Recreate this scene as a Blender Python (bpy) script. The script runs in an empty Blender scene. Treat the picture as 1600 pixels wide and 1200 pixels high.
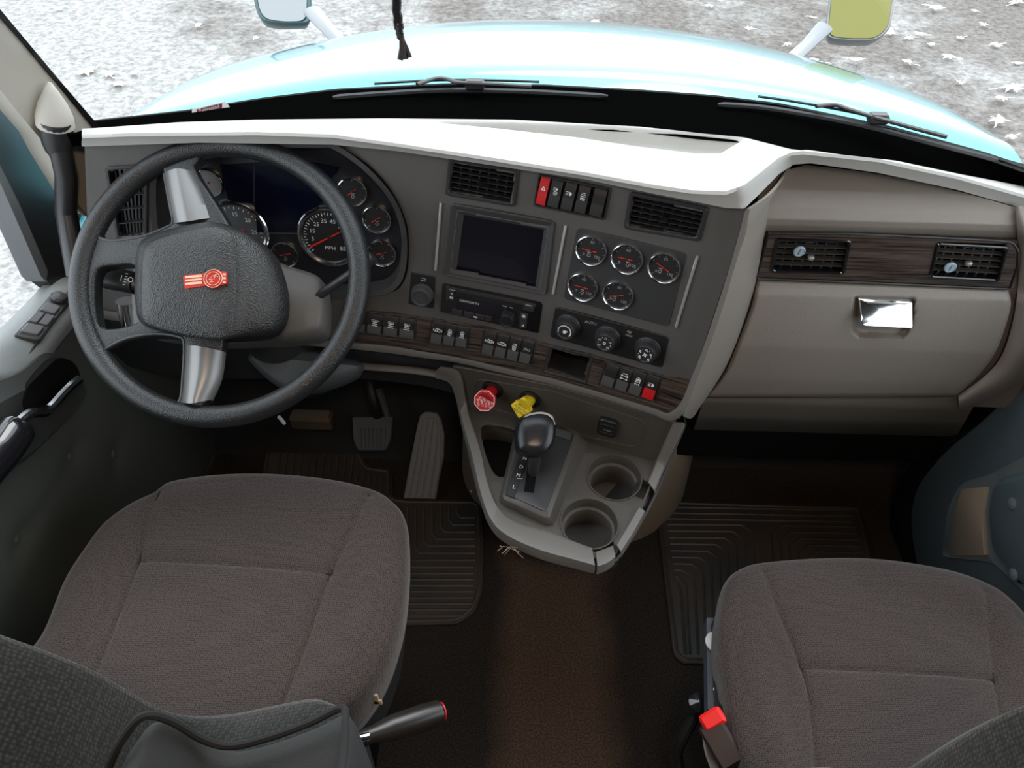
import bpy, bmesh, math, random
import numpy as np
class _NP:
    interp = staticmethod(lambda *a: float(np_.interp(*a)))
    linspace = staticmethod(lambda a, b, n: [float(v) for v in np_.linspace(a, b, n)])
np_ = np; np = _NP
from mathutils import Vector, Matrix
random.seed(7)
R = math.radians
sc = bpy.context.scene
COL = sc.collection

# ------------------------------------------------------------------ camera
FP = 1180.0                       # focal length in pixels at 1600 wide
PITCH, ROLL = 45.0, 1.5
CAM = Vector((0, 0, 1.65))
_p, _r = R(PITCH), R(ROLL)
FW = Vector((0, math.cos(_p), -math.sin(_p)))
_U0 = Vector((0, math.sin(_p), math.cos(_p)))
RV = math.cos(_r)*Vector((1, 0, 0)) + math.sin(_r)*_U0
UV = -math.sin(_r)*Vector((1, 0, 0)) + math.cos(_r)*_U0
cd = bpy.data.cameras.new('camera'); cam = bpy.data.objects.new('camera', cd); COL.objects.link(cam)
cd.sensor_width = 36; cd.lens = FP/1600*36; cd.clip_start = .02
cam.matrix_world = Matrix.Translation(CAM) @ Matrix((RV, UV, -FW)).transposed().to_4x4()
sc.camera = cam

# ------------------------------------------------------------------ light
world = bpy.data.worlds.new('world'); sc.world = world; world.use_nodes = True
wn = world.node_tree.nodes; wl = world.node_tree.links
bg = wn['Background']; bg.inputs[0].default_value = (.86, .94, 1, 1); bg.inputs[1].default_value = 3.4
vs = sc.view_settings
sc.display_settings.display_device = 'sRGB'
vs.view_transform = 'Standard'; vs.look = 'None'; vs.gamma = 1; vs.use_curve_mapping = False
vs.exposure = 0.0
sc.cycles.max_bounces = 6; sc.cycles.diffuse_bounces = 4; sc.cycles.glossy_bounces = 3
sc.cycles.transparent_max_bounces = 12; sc.cycles.transmission_bounces = 4
sc.cycles.sample_clamp_indirect = 4; sc.cycles.use_denoising = True
sc.cycles.caustics_reflective = False; sc.cycles.caustics_refractive = False

def area(name, loc, target, sx, sy, power, color=(1, 1, 1), portal=False):
    l = bpy.data.lights.new(name, 'AREA'); l.shape = 'RECTANGLE'; l.size = sx; l.size_y = sy
    l.energy = power; l.color = color
    if portal: l.cycles.is_portal = True
    o = bpy.data.objects.new(name, l); COL.objects.link(o)
    o.location = loc
    o.rotation_euler = (Vector(target)-Vector(loc)).to_track_quat('-Z', 'Y').to_euler()
    return o
area('windshield_portal', (.09, 1.02, 1.55), (.09, .3, 1.15), 1.9, 1.25, 1, portal=True)
area('left_window_portal', (-.93, .55, 1.25), (0, .55, 1.2), 1.2, 1.1, 1, portal=True)
area('right_window_portal', (1.13, .55, 1.25), (0, .55, 1.2), 1.2, 1.1, 1, portal=True)
sun = bpy.data.lights.new('sun', 'SUN'); sun.energy = .9; sun.angle = R(25); sun.color = (1, .97, .92)
so = bpy.data.objects.new('sun', sun); COL.objects.link(so); so.rotation_euler = (R(-38), R(12), 0)

# ------------------------------------------------------------------ pixel rays onto real surfaces
def ray(px, py): px = float(px); py = float(py); return FW + (px-800)/FP*RV - (py-600)/FP*UV
def on_z(px, py, z): d = ray(px, py); return CAM + d*float((z-CAM.z)/d.z)
def on_y(px, py, y): d = ray(px, py); return CAM + d*float((y-CAM.y)/d.y)
def on_x(px, py, x): d = ray(px, py); return CAM + d*float((x-CAM.x)/d.x)
def on_t(px, py, t): return CAM + ray(px, py)*float(t)
def on_plane(px, py, p, n):
    d = ray(px, py); n = Vector(n); return CAM + d*((Vector(p)-CAM).dot(n)/d.dot(n))
def on_surf(px, py, Y):                      # Y(x,z): heightfield towards the front of the cab
    d = ray(px, py); a, b = .35, 3.0
    for _ in range(40):
        t = (a+b)/2; q = CAM + d*t
        if q.y > Y(q.x, q.z): b = t
        else: a = t
    return CAM + d*((a+b)/2)

def hermite(xs, ys, x):
    x = float(x)
    if x <= xs[0]: return ys[0] + (x-xs[0])*(ys[1]-ys[0])/(xs[1]-xs[0])
    if x >= xs[-1]: return ys[-1] + (x-xs[-1])*(ys[-1]-ys[-2])/(xs[-1]-xs[-2])
    n = len(xs)
    i = max(k for k in range(n-1) if xs[k] <= x)
    def m(k):
        if k == 0: return (ys[1]-ys[0])/(xs[1]-xs[0])
        if k == n-1: return (ys[-1]-ys[-2])/(xs[-1]-xs[-2])
        return (ys[k+1]-ys[k-1])/(xs[k+1]-xs[k-1])
    h = xs[i+1]-xs[i]; t = (x-xs[i])/h
    return ((2*t**3-3*t*t+1)*ys[i] + (t**3-2*t*t+t)*h*m(i) + (-2*t**3+3*t*t)*ys[i+1] + (t**3-t*t)*h*m(i+1))
def lin(pts, x):
    xs = [p[0] for p in pts]; return float(np.interp(x, xs, [p[1] for p in pts]))
FX = [-1, -.7, -.5, -.3, -.04, .12, .36, .6]; FY = [1.05, 1.075, 1.085, 1.075, 1.04, .997, .897, .79]
def SF(x, z): return hermite(FX, FY, x) + .14*(z-.8)          # driver-side fascia
def SP(x, z):                                                  # passenger-side dash
    return float(np.interp(z, [.2, .36, .58, .66, .74, .84, .85, .935, .950, .962, .974, .986, 1.002, 1.02, 1.04, 1.09],
                           [1.20, 1.12, 1.035, 1.035, 1.042, 1.062, 1.07, 1.073, 1.071, 1.062, 1.056, 1.056, 1.066, 1.088, 1.13, 1.30]))

# ------------------------------------------------------------------ materials
MATS = {}
def mat(name, col, rough=.6, metal=0, bump=0, bscale=60, var=0, vscale=8, coat=0, spec=.5, kind='noise', emit=0, col2=None):
    if name in MATS: return MATS[name]
    m = bpy.data.materials.new(name); MATS[name] = m; m.use_nodes = True
    nt = m.node_tree; N = nt.nodes; L = nt.links; b = N['Principled BSDF']
    col = tuple(col)+(1,)
    b.inputs['Base Color'].default_value = col; b.inputs['Roughness'].default_value = rough
    b.inputs['Metallic'].default_value = metal; b.inputs['Coat Weight'].default_value = coat
    b.inputs['Specular IOR Level'].default_value = spec
    if emit:
        b.inputs['Emission Color'].default_value = col; b.inputs['Emission Strength'].default_value = emit
    tc = N.new('ShaderNodeTexCoord'); g = N.new('ShaderNodeNewGeometry')
    if var:
        n = N.new('ShaderNodeTexNoise'); n.inputs['Scale'].default_value = vscale; n.inputs['Detail'].default_value = 5
        L.new(g.outputs['Position'], n.inputs['Vector'])
        mx = N.new('ShaderNodeMix'); mx.data_type = 'RGBA'
        c2 = tuple(col2)+(1,) if col2 else tuple(max(0, c*(1-var)) for c in col[:3])+(1,)
        mx.inputs[6].default_value = c2; mx.inputs[7].default_value = col if col2 else tuple(c*(1+var) for c in col[:3])+(1,)
        rmp = N.new('ShaderNodeMapRange'); rmp.inputs[1].default_value = .35; rmp.inputs[2].default_value = .65
        L.new(n.outputs[0], rmp.inputs[0]); L.new(rmp.outputs[0], mx.inputs[0]); L.new(mx.outputs[2], b.inputs['Base Color'])
    if bump:
        if kind == 'voronoi':
            n2 = N.new('ShaderNodeTexVoronoi'); out = n2.outputs['Distance']
        else:
            n2 = N.new('ShaderNodeTexNoise'); n2.inputs['Detail'].default_value = 3; out = n2.outputs[0]
        n2.inputs['Scale'].default_value = bscale
        L.new(g.outputs['Position'], n2.inputs['Vector'])
        bp = N.new('ShaderNodeBump'); bp.inputs['Strength'].default_value = bump; bp.inputs['Distance'].default_value = .002
        L.new(out, bp.inputs['Height']); L.new(bp.outputs[0], b.inputs['Normal'])
    return m

def fabric(name, c1, c2, scale=260, dims='3D', bs=.5):
    m = bpy.data.materials.new(name); MATS[name] = m; m.use_nodes = True
    nt = m.node_tree; N = nt.nodes; L = nt.links; b = N['Principled BSDF']; b.inputs['Roughness'].default_value = .95
    b.inputs['Specular IOR Level'].default_value = .15; b.inputs['Sheen Weight'].default_value = .25
    g = N.new('ShaderNodeTexCoord')
    v = N.new('ShaderNodeTexVoronoi'); v.inputs['Scale'].default_value = scale; v.inputs['Randomness'].default_value = .45; v.voronoi_dimensions = dims
    L.new(g.outputs['Object'], v.inputs['Vector'])
    n = N.new('ShaderNodeTexNoise'); n.inputs['Scale'].default_value = 5; n.inputs['Detail'].default_value = 6
    L.new(g.outputs['Object'], n.inputs['Vector'])
    r1 = N.new('ShaderNodeMapRange'); r1.inputs[1].default_value = .1; r1.inputs[2].default_value = .6
    L.new(v.outputs['Distance'], r1.inputs[0])
    mx = N.new('ShaderNodeMix'); mx.data_type = 'RGBA'; mx.inputs[6].default_value = tuple(c2)+(1,); mx.inputs[7].default_value = tuple(c1)+(1,)
    L.new(r1.outputs[0], mx.inputs[0])
    m2 = N.new('ShaderNodeMix'); m2.data_type = 'RGBA'; m2.blend_type = 'MULTIPLY'; m2.inputs[0].default_value = .55
    cr = N.new('ShaderNodeValToRGB'); cr.color_ramp.elements[0].position = .3; cr.color_ramp.elements[0].color = (.75, .72, .72, 1)
    cr.color_ramp.elements[1].position = .7; cr.color_ramp.elements[1].color = (1, .97, .95, 1)
    L.new(n.outputs[0], cr.inputs[0]); L.new(mx.outputs[2], m2.inputs[6]); L.new(cr.outputs[0], m2.inputs[7])
    L.new(m2.outputs[2], b.inputs['Base Color'])
    bp = N.new('ShaderNodeBump'); bp.inputs['Strength'].default_value = bs; bp.inputs['Distance'].default_value = .0012
    L.new(v.outputs['Distance'], bp.inputs['Height']); L.new(bp.outputs[0], b.inputs['Normal'])
    return m

def wood(name):
    m = bpy.data.materials.new(name); MATS[name] = m; m.use_nodes = True
    nt = m.node_tree; N = nt.nodes; L = nt.links; b = N['Principled BSDF']; b.inputs['Roughness'].default_value = .28
    b.inputs['Coat Weight'].default_value = .5; b.inputs['Coat Roughness'].default_value = .1
    g = N.new('ShaderNodeNewGeometry'); mp = N.new('ShaderNodeMapping'); mp.inputs['Scale'].default_value = (9, 9, 260)
    L.new(g.outputs['Position'], mp.inputs[0])
    n = N.new('ShaderNodeTexNoise'); n.inputs['Scale'].default_value = 1.0; n.inputs['Detail'].default_value = 6; n.inputs['Roughness'].default_value = .65
    L.new(mp.outputs[0], n.inputs['Vector'])
    cr = N.new('ShaderNodeValToRGB'); e = cr.color_ramp.elements
    e[0].position = .36; e[0].color = (.008, .006, .005, 1); e[1].position = .66; e[1].color = (.115, .085, .070, 1)
    L.new(n.outputs[0], cr.inputs[0]); L.new(cr.outputs[0], b.inputs['Base Color'])
    return m

def glass(name, tint=(1, 1, 1), refl=.05):
    m = bpy.data.materials.new(name); MATS[name] = m; m.use_nodes = True
    nt = m.node_tree; N = nt.nodes; L = nt.links; N.remove(N['Principled BSDF'])
    t = N.new('ShaderNodeBsdfTransparent'); t.inputs[0].default_value = tuple(tint)+(1,)
    gl = N.new('ShaderNodeBsdfGlossy'); gl.inputs['Roughness'].default_value = .02
    lw = N.new('ShaderNodeLayerWeight'); pw = N.new('ShaderNodeMath'); pw.operation = 'POWER'; pw.inputs[1].default_value = 5; L.new(lw.outputs['Facing'], pw.inputs[0])
    fr = N.new('ShaderNodeMath'); fr.operation = 'MULTIPLY_ADD'; fr.inputs[1].default_value = .5; fr.inputs[2].default_value = .02; L.new(pw.outputs[0], fr.inputs[0])
    mx = N.new('ShaderNodeMixShader'); L.new(fr.outputs[0], mx.inputs[0]); L.new(t.outputs[0], mx.inputs[1]); L.new(gl.outputs[0], mx.inputs[2])
    L.new(mx.outputs[0], N['Material Output'].inputs[0])
    return m

M_FASCIA = mat('charcoal_dash_plastic', (.085, .082, .078), .5, bump=.25, bscale=900)
M_LIP = mat('grey_pad_lip', (.30, .30, .29), .55, bump=.25, bscale=700)
M_PAD = mat('light_grey_dash_pad', (.44, .44, .42), .5, bump=.25, bscale=700)
M_PASS = mat('taupe_dash_plastic', (.215, .192, .168), .42, bump=.25, bscale=800)
M_LEDGE = mat('grey_ledge_plastic', (.18, .17, .158), .42, bump=.1, bscale=800)
M_CONS = mat('brown_grey_console_plastic', (.068, .06, .052), .5, bump=.2, bscale=800)
M_BLACK = mat('black_plastic', (.012, .012, .013), .4)
M_SATIN = mat('satin_black_plastic', (.03, .03, .032), .35)
M_GLOSS = mat('gloss_black_plastic', (.008, .008, .01), .12, coat=.6)
M_MATTE = mat('matte_black', (.006, .006, .006), .9, spec=.1)
M_BAND = mat('black_windshield_cowl', (.0015, .0015, .0015), 1, spec=.0)
M_CHROME = mat('chrome', (.75, .75, .76), .12, 1)
M_SILVER = mat('silver_painted_plastic', (.36, .36, .36), .35, .55)
M_GREY = mat('grey_rocker_plastic', (.07, .07, .07), .4)
M_LEATHER = mat('black_leather', (.014, .0145, .015), .40, bump=.45, bscale=420, kind='voronoi')
M_WHEEL = mat('worn_wheel_rubber', (.014, .015, .016), .36, bump=.25, bscale=520, kind='voronoi')
M_RED = mat('red_plastic', (.5, .012, .015), .35)
M_REDE = mat('red_emblem_enamel', (.55, .03, .02), .3, .3)
M_YEL = mat('yellow_plastic', (.75, .55, .02), .4)
M_WHITE = mat('white_print', (.75, .76, .76), .5)
M_DIMP = mat('grey_print', (.35, .35, .35), .5)
M_NEED = mat('red_needle', (.7, .03, .02), .4)
M_CREAM = mat('cream_pillar_trim', (.42, .40, .35), .6, bump=.2, bscale=600)
M_DIAL = mat('black_dial_face', (.014, .014, .016), .5)
M_DIALG = mat('grey_dial_face', (.07, .08, .09), .45)
M_SCREEN = mat('dark_screen_glass', (.008, .007, .012), .18, coat=.2)
M_SCREEN2 = mat('navy_display_glass', (.003, .004, .013), .15)
M_WOOD = wood('dark_wood_trim')
M_SEAT = fabric('grey_brown_seat_fabric', (.030, .023, .021), (.080, .063, .058), 330, '2D', .35)
M_SEATB = fabric('dark_seat_back_fabric', (.010, .011, .010), (.036, .037, .033), 260)
M_SEAM = mat('black_seam_thread', (.008, .008, .008), .9)
M_TAN = mat('tan_tunnel_trim', (.24, .19, .14), .7, bump=.2, bscale=500)
M_RUB = mat('black_rubber_mat', (.030, .030, .031), .5, var=.5, vscale=6, col2=(.06, .043, .03), bump=.2, bscale=300)
M_PEDAL = mat('grey_rubber_pedal', (.20, .215, .225), .6)
M_DOOR = mat('grey_door_plastic', (.26, .28, .28), .5, bump=.2, bscale=700)
M_VINYL = mat('dark_grey_quilted_vinyl', (.062, .068, .058), .5, bump=.3, bscale=500)
M_VINYLB = mat('blue_grey_quilted_vinyl', (.10, .13, .145), .5, bump=.3, bscale=500)
M_TEAL = mat('teal_metallic_paint', (.11, .43, .50), .25, .7, coat=1)
M_STEEL = mat('grey_steel', (.25, .25, .26), .4, .7)
M_GLASS = glass('window_glass')
M_MIRR = mat('mirror_glass', (.8, .82, .8), .03, 1)
M_LEAF = mat('pale_dry_leaf', (.75, .68, .58), .8, var=.25, vscale=20)

# ------------------------------------------------------------------ mesh helpers
def offset(poly, d):                        # inset a CCW polygon by d
    n = len(poly); out = []
    for i in range(n):
        p0, p1, p2 = Vector(poly[i-1][:2]), Vector(poly[i][:2]), Vector(poly[(i+1) % n][:2])
        e1 = p1-p0; e2 = p2-p1
        e1 = e1.normalized() if e1.length > 1e-9 else e2.normalized()
        e2 = e2.normalized() if e2.length > 1e-9 else e1
        n1 = Vector((-e1.y, e1.x)); n2 = Vector((-e2.y, e2.x)); m = n1+n2
        m = m.normalized() if m.length > 1e-6 else n1
        c = max(.45, m.dot(n1)); q = p1 + m*(d/c); out.append((q.x, q.y))
    return out
def area2(poly): return sum(poly[i-1][0]*poly[i][1]-poly[i][0]*poly[i-1][1] for i in range(len(poly)))/2
def ccw(poly): return list(poly) if area2(poly) > 0 else list(reversed(poly))
def rounded(poly, r, n=5):
    out = []; N = len(poly)
    for i in range(N):
        p0, p1, p2 = (Vector(poly[(i+k) % N][:2]) for k in (-1, 0, 1))
        rr = r[i] if isinstance(r, (list, tuple)) else r
        a = (p0-p1); b = (p2-p1); rr = min(rr, a.length*.48, b.length*.48)
        a = p1+a.normalized()*rr; b = p1+b.normalized()*rr
        for k in range(n+1):
            t = k/n; q = (1-t)**2*a + 2*t*(1-t)*p1 + t*t*b; out.append((q.x, q.y))
    return out
def circle(cx, cy, r, n=32, ry=None, a0=0):
    ry = ry or r
    return [(cx+r*math.cos(a0+2*math.pi*i/n), cy+ry*math.sin(a0+2*math.pi*i/n)) for i in range(n)]
def smooth(pts, n=6, closed=True):
    P = [Vector(p) for p in pts]; N = len(P); out = []
    rng = range(N) if closed else range(N-1)
    for i in rng:
        if closed: a, b, c, d = P[i-1], P[i], P[(i+1) % N], P[(i+2) % N]
        else: a, b, c, d = P[max(i-1, 0)], P[i], P[i+1], P[min(i+2, N-1)]
        for k in range(n):
            t = k/n
            out.append(.5*((2*b)+(c-a)*t+(2*a-5*b+4*c-d)*t*t+(-a+3*b-3*c+d)*t**3))
    if not closed: out.append(P[-1].copy())
    return out
def inside(poly, x, y):
    c = False; n = len(poly); j = n-1
    for i in range(n):
        xi, yi = poly[i][:2]; xj, yj = poly[j][:2]
        if (yi > y) != (yj > y) and x < (xj-xi)*(y-yi)/(yj-yi)+xi: c = not c
        j = i
    return c
def segdist(p, poly, closed=False):
    best = 1e9; n = len(poly)
    for i in range(n if closed else n-1):
        a = poly[i]; b = poly[(i+1) % n]
        dx, dy = b[0]-a[0], b[1]-a[1]; l = dx*dx+dy*dy
        t = 0 if l == 0 else max(0, min(1, ((p[0]-a[0])*dx+(p[1]-a[1])*dy)/l))
        best = min(best, math.hypot(p[0]-a[0]-t*dx, p[1]-a[1]-t*dy))
    return best
_TXT = {}
def text_geo(s):
    if s not in _TXT:
        cu = bpy.data.curves.new('t', 'FONT'); cu.body = s; cu.align_x = 'CENTER'; cu.align_y = 'CENTER'; cu.size = 1; cu.resolution_u = 2
        o = bpy.data.objects.new('t', cu); COL.objects.link(o)
        bpy.context.view_layer.update()
        me = bpy.data.meshes.new_from_object(o.evaluated_get(bpy.context.evaluated_depsgraph_get()))
        _TXT[s] = ([v.co.copy() for v in me.vertices], [tuple(p.vertices) for p in me.polygons])
        bpy.data.objects.remove(o); bpy.data.curves.remove(cu); bpy.data.meshes.remove(me)
    return _TXT[s]

class MB:
    def __init__(s): s.V = []; s.Fc = []
    def add(s, vs, fs, M=None):
        o = len(s.V)
        for v in vs:
            v = Vector(v); s.V.append(M @ v if M is not None else v)
        s.Fc += [tuple(o+i for i in f) for f in fs]; return s
    def box(s, c, sz, M=None, rot=None, bev=0):
        x, y, z = (k/2 for k in sz)
        if bev:
            b = min(bev, x*.9, y*.9, z*.9)
            out = rounded([(-x, -y), (x, -y), (x, y), (-x, y)], b, 2)
            T = Matrix.Translation(c) @ (rot.to_4x4() if rot is not None else Matrix())
            if M is not None: T = M @ T
            rings = [[(p[0], p[1], -z+b) for p in out], [(p[0], p[1], z-b) for p in out]]
            ins = offset(out, b*.75)
            rings = [[(p[0], p[1], -z) for p in ins]] + rings + [[(p[0], p[1], z) for p in ins]]
            return s.loft(rings, M=T)
        vs = [(i, j, k) for i in (-x, x) for j in (-y, y) for k in (-z, z)]
        T = Matrix.Translation(c) @ (rot.to_4x4() if rot is not None else Matrix())
        if M is not None: T = M @ T
        return s.add(vs, [(0, 1, 3, 2), (4, 6, 7, 5), (0, 4, 5, 1), (2, 3, 7, 6), (0, 2, 6, 4), (1, 5, 7, 3)], T)
    def loft(s, rings, closed=True, caps=True, M=None, loop=False):
        n = len(rings[0]); vs = [v for r in rings for v in r]; fs = []
        m = len(rings)
        for i in range(m if loop else m-1):
            a = i*n; b = ((i+1) % m)*n
            for j in range(n if closed else n-1):
                k = (j+1) % n; fs.append((a+j, a+k, b+k, b+j))
        if caps and not loop:
            fs.append(tuple(reversed(range(n)))); fs.append(tuple((m-1)*n+j for j in range(n)))
        return s.add(vs, fs, M)
    def plate(s, poly, z0, z1, bev=.001, M=None, bottom=True):
        poly = ccw(poly)
        rings = [[(p[0], p[1], z0) for p in poly], [(p[0], p[1], z1-bev) for p in poly]]
        if bev: rings.append([(p[0], p[1], z1) for p in offset(poly, bev)])
        return s.loft(rings, M=M)
    def ring(s, outer, inner, z0, z1, bev=.001, M=None, z0i=None):
        outer = ccw(outer); inner = ccw(inner); z0i = z0 if z0i is None else z0i
        O = [(p[0], p[1], z0) for p in outer]; A = [(p[0], p[1], z1-bev) for p in outer]
        B = [(p[0], p[1], z1) for p in offset(outer, bev)]; C = [(p[0], p[1], z1) for p in offset(inner, -bev)]
        D = [(p[0], p[1], z1-bev) for p in inner]; E = [(p[0], p[1], z0i) for p in inner]
        return s.loft([O, A, B, C, D, E], caps=False, M=M, loop=True)
    def lathe(s, prof, n=32, M=None, caps=True):    # prof: (r,z)
        rings = [[(r*math.cos(2*math.pi*i/n), r*math.sin(2*math.pi*i/n), z) for i in range(n)] for r, z in prof]
        return s.loft(rings, caps=caps, M=M)
    def tube(s, pts, r, n=10, closed=False, M=None, flat=1, up=None):
        P = [Vector(p) for p in pts]; N = len(P); rs = r if isinstance(r, (list, tuple)) else [r]*N
        T = []
        for i in range(N):
            a = P[i-1] if (i > 0 or closed) else P[i]; b = P[(i+1) % N] if (i < N-1 or closed) else P[i]
            T.append((b-a).normalized())
        u = Vector(up) if up else (Vector((0, 0, 1)) if abs(T[0].z) < .9 else Vector((1, 0, 0)))
        rings = []
        for i in range(N):
            u = (u - T[i]*u.dot(T[i])).normalized(); w = T[i].cross(u)
            rings.append([P[i] + (u*math.cos(2*math.pi*k/n)*flat + w*math.sin(2*math.pi*k/n))*rs[i] for k in range(n)])
        return s.loft(rings, caps=not closed, loop=closed, M=M)
    def text(s, t, size, pos=(0, 0, 0), rot=0, M=None, T=None, thick=.00025):
        vs, fs = text_geo(t); A = Matrix.Translation(pos) @ Matrix.Rotation(rot, 4, 'Z')
        if T is not None: A = T
        if M is not None: A = M @ A
        s.add([(v.x*size, v.y*size, 0) for v in vs], fs, A)
        return s
    def grid(s, rows, M=None, skip=None):
        n = len(rows[0]); vs = [v for r in rows for v in r]; fs = []
        for i in range(len(rows)-1):
            for j in range(n-1):
                if skip and skip(i, j): continue
                fs.append((i*n+j, i*n+j+1, (i+1)*n+j+1, (i+1)*n+j))
        return s.add(vs, fs, M)
    def mesh(s, name, m, sharp=35, inv=None, solid=0, toward=None):
        me = bpy.data.meshes.new(name); bm = bmesh.new()
        bv = [bm.verts.new(inv @ v if inv is not None else v) for v in s.V]
        for f in s.Fc:
            if len(set(f)) < 3: continue
            try: bm.faces.new([bv[i] for i in f])
            except ValueError: pass
        loose = [v for v in bm.verts if not v.link_faces]
        bmesh.ops.delete(bm, geom=loose, context='VERTS')
        if solid:
            bmesh.ops.recalc_face_normals(bm, faces=bm.faces[:])
            if toward is not None:
                tw = Vector(toward); tw = inv @ tw if inv is not None else tw
                sgn = sum(f.normal.dot((tw-f.calc_center_median()).normalized())*f.calc_area() for f in bm.faces)
                if sgn < 0: bmesh.ops.reverse_faces(bm, faces=bm.faces[:])
            bmesh.ops.solidify(bm, geom=bm.faces[:], thickness=solid)
        bmesh.ops.recalc_face_normals(bm, faces=bm.faces[:])
        c = math.radians(sharp)
        for f in bm.faces: f.smooth = True
        for e in bm.edges:
            if len(e.link_faces) != 2 or e.calc_face_angle(0) > c: e.smooth = False
        bm.to_mesh(me); bm.free(); me.materials.append(m)
        return me

WM = {}          # world matrices of things and parts
def setp(o, label=None, cat=None, group=None, kind=None):
    if label: o['label'] = label
    if cat: o['category'] = cat
    if group: o['group'] = group
    if kind: o['kind'] = kind
    return o
def thing(name, label, cat, M, group=None, kind=None):
    o = bpy.data.objects.new(name, None); COL.objects.link(o); o.empty_display_size = .05
    if not isinstance(M, Matrix): M = Matrix.Translation(M)
    o.matrix_world = M; WM[o.name] = M.copy()
    return setp(o, label, cat, group, kind)
def part(name, mb, m, parent, label=None, local=False, **k):
    """local: the verts are already in the thing's own frame"""
    M = WM[parent.name]
    me = mb.mesh(name, m, inv=None if local else M.inverted(), **k)
    o = bpy.data.objects.new(name, me); COL.objects.link(o); o.parent = parent; WM[o.name] = M
    if label: o['label'] = label
    return o
def solo(name, mb, m, loc, label=None, cat=None, group=None, kind=None, **k):
    M = loc if isinstance(loc, Matrix) else Matrix.Translation(loc)
    me = mb.mesh(name, m, inv=M.inverted(), **k)
    o = bpy.data.objects.new(name, me); COL.objects.link(o); o.matrix_world = M; WM[o.name] = M
    return setp(o, label, cat, group, kind)

class Mod:
    """a flat module let into a surface: frame u (right), v (up), n (out) from the four corners"""
    def __init__(s, quad, surf=None, lift=0, plane=None):
        f = (lambda a, b: on_surf(a, b, surf)) if surf else (lambda a, b: on_plane(a, b, *plane))
        P = [f(*q) for q in quad]; c = sum(P, Vector())/4
        u = (P[1]-P[0]+P[2]-P[3]).normalized(); v = (P[0]-P[3]+P[1]-P[2]).normalized()
        n = u.cross(v).normalized(); v2 = n.cross(u); k = (v+v2).normalized(); u2 = k.cross(n)
        c = c + n*lift
        s.M = Matrix((u2, k, n)).transposed().to_4x4(); s.M.translation = c; s.I = s.M.inverted(); s.n = n; s.c = c
        s.quad = quad
        s.k = (c-CAM).dot(FW)/FP                # metres per pixel here
    def p(s, px, py, z=0):
        q = on_plane(px, py, s.c+s.n*z, s.n); q = s.I @ q; return (q.x, q.y)
    def poly(s, pts, z=0): return ccw([s.p(a, b, z) for a, b in pts])
def shrink(quad, d):
    c = [sum(q[k] for q in quad)/len(quad) for k in (0, 1)]; out = []
    for q in quad:
        v = Vector((q[0]-c[0], q[1]-c[1])); out.append((q[0]-math.copysign(d, v.x), q[1]-math.copysign(d, v.y)))
    return out
def bil(quad, a, b):           # a: 0 left..1 right, b: 0 top..1 bottom
    tl, tr, br, bl = quad
    return tuple((1-b)*((1-a)*tl[k]+a*tr[k])+b*((1-a)*bl[k]+a*br[k]) for k in (0, 1))
def sub(quad, a0, a1, b0=0, b1=1): return [bil(quad, a0, b0), bil(quad, a1, b0), bil(quad, a1, b1), bil(quad, a0, b1)]
def slab(mb, pts3, nrm, th):   # extrude a planar-ish polygon of 3D points backwards
    n = Vector(nrm).normalized()*th; mb.loft([[p for p in pts3], [p+n for p in pts3]]); return mb
# ================================================================== outside
mg = bpy.data.materials.new('gravel_ground'); MATS['gravel'] = mg; mg.use_nodes = True
nt = mg.node_tree; N = nt.nodes; L = nt.links; b = N['Principled BSDF']; b.inputs['Roughness'].default_value = .95; b.inputs['Specular IOR Level'].default_value = .2
g = N.new('ShaderNodeNewGeometry')
def _noise(sc_, det=6):
    n = N.new('ShaderNodeTexNoise'); n.inputs['Scale'].default_value = sc_; n.inputs['Detail'].default_value = det; n.inputs['Roughness'].default_value = .7
    L.new(g.outputs['Position'], n.inputs['Vector']); return n
n1 = _noise(.35, 4); n2 = _noise(14, 8); vo = N.new('ShaderNodeTexVoronoi'); vo.inputs['Scale'].default_value = 26; L.new(g.outputs['Position'], vo.inputs['Vector'])
c1 = N.new('ShaderNodeValToRGB'); c1.color_ramp.elements[0].color = (.165, .150, .138, 1); c1.color_ramp.elements[1].color = (.33, .325, .315, 1)
c1.color_ramp.elements[0].position = .42; c1.color_ramp.elements[1].position = .56
c2 = N.new('ShaderNodeValToRGB'); c2.color_ramp.elements[0].color = (.62, .62, .62, 1); c2.color_ramp.elements[1].color = (1.25, 1.25, 1.25, 1)
c2.color_ramp.elements[0].position = .38; c2.color_ramp.elements[1].position = .62
m1 = N.new('ShaderNodeMix'); m1.data_type = 'RGBA'; m1.blend_type = 'MULTIPLY'; m1.inputs[0].default_value = 1
# the gravel is greyer and paler to the left of the truck, browner dirt to the right
sp = N.new('ShaderNodeSeparateXYZ'); L.new(g.outputs['Position'], sp.inputs[0])
mr = N.new('ShaderNodeMapRange'); mr.inputs[1].default_value = 1.5; mr.inputs[2].default_value = -3.5; mr.inputs[3].default_value = -.12; mr.inputs[4].default_value = .14
L.new(sp.outputs[0], mr.inputs[0]); ad = N.new('ShaderNodeMath'); ad.operation = 'ADD'; L.new(n1.outputs[0], ad.inputs[0]); L.new(mr.outputs[0], ad.inputs[1])
L.new(ad.outputs[0], c1.inputs[0]); L.new(n2.outputs[0], c2.inputs[0]); L.new(c1.outputs[0], m1.inputs[6]); L.new(c2.outputs[0], m1.inputs[7]); L.new(m1.outputs[2], b.inputs['Base Color'])
bp = N.new('ShaderNodeBump'); bp.inputs['Strength'].default_value = .8; bp.inputs['Distance'].default_value = .03; L.new(vo.outputs['Distance'], bp.inputs['Height']); L.new(bp.outputs[0], b.inputs['Normal'])
GZ = -1.35
mb = MB()
rr = random.Random(3)
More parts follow.
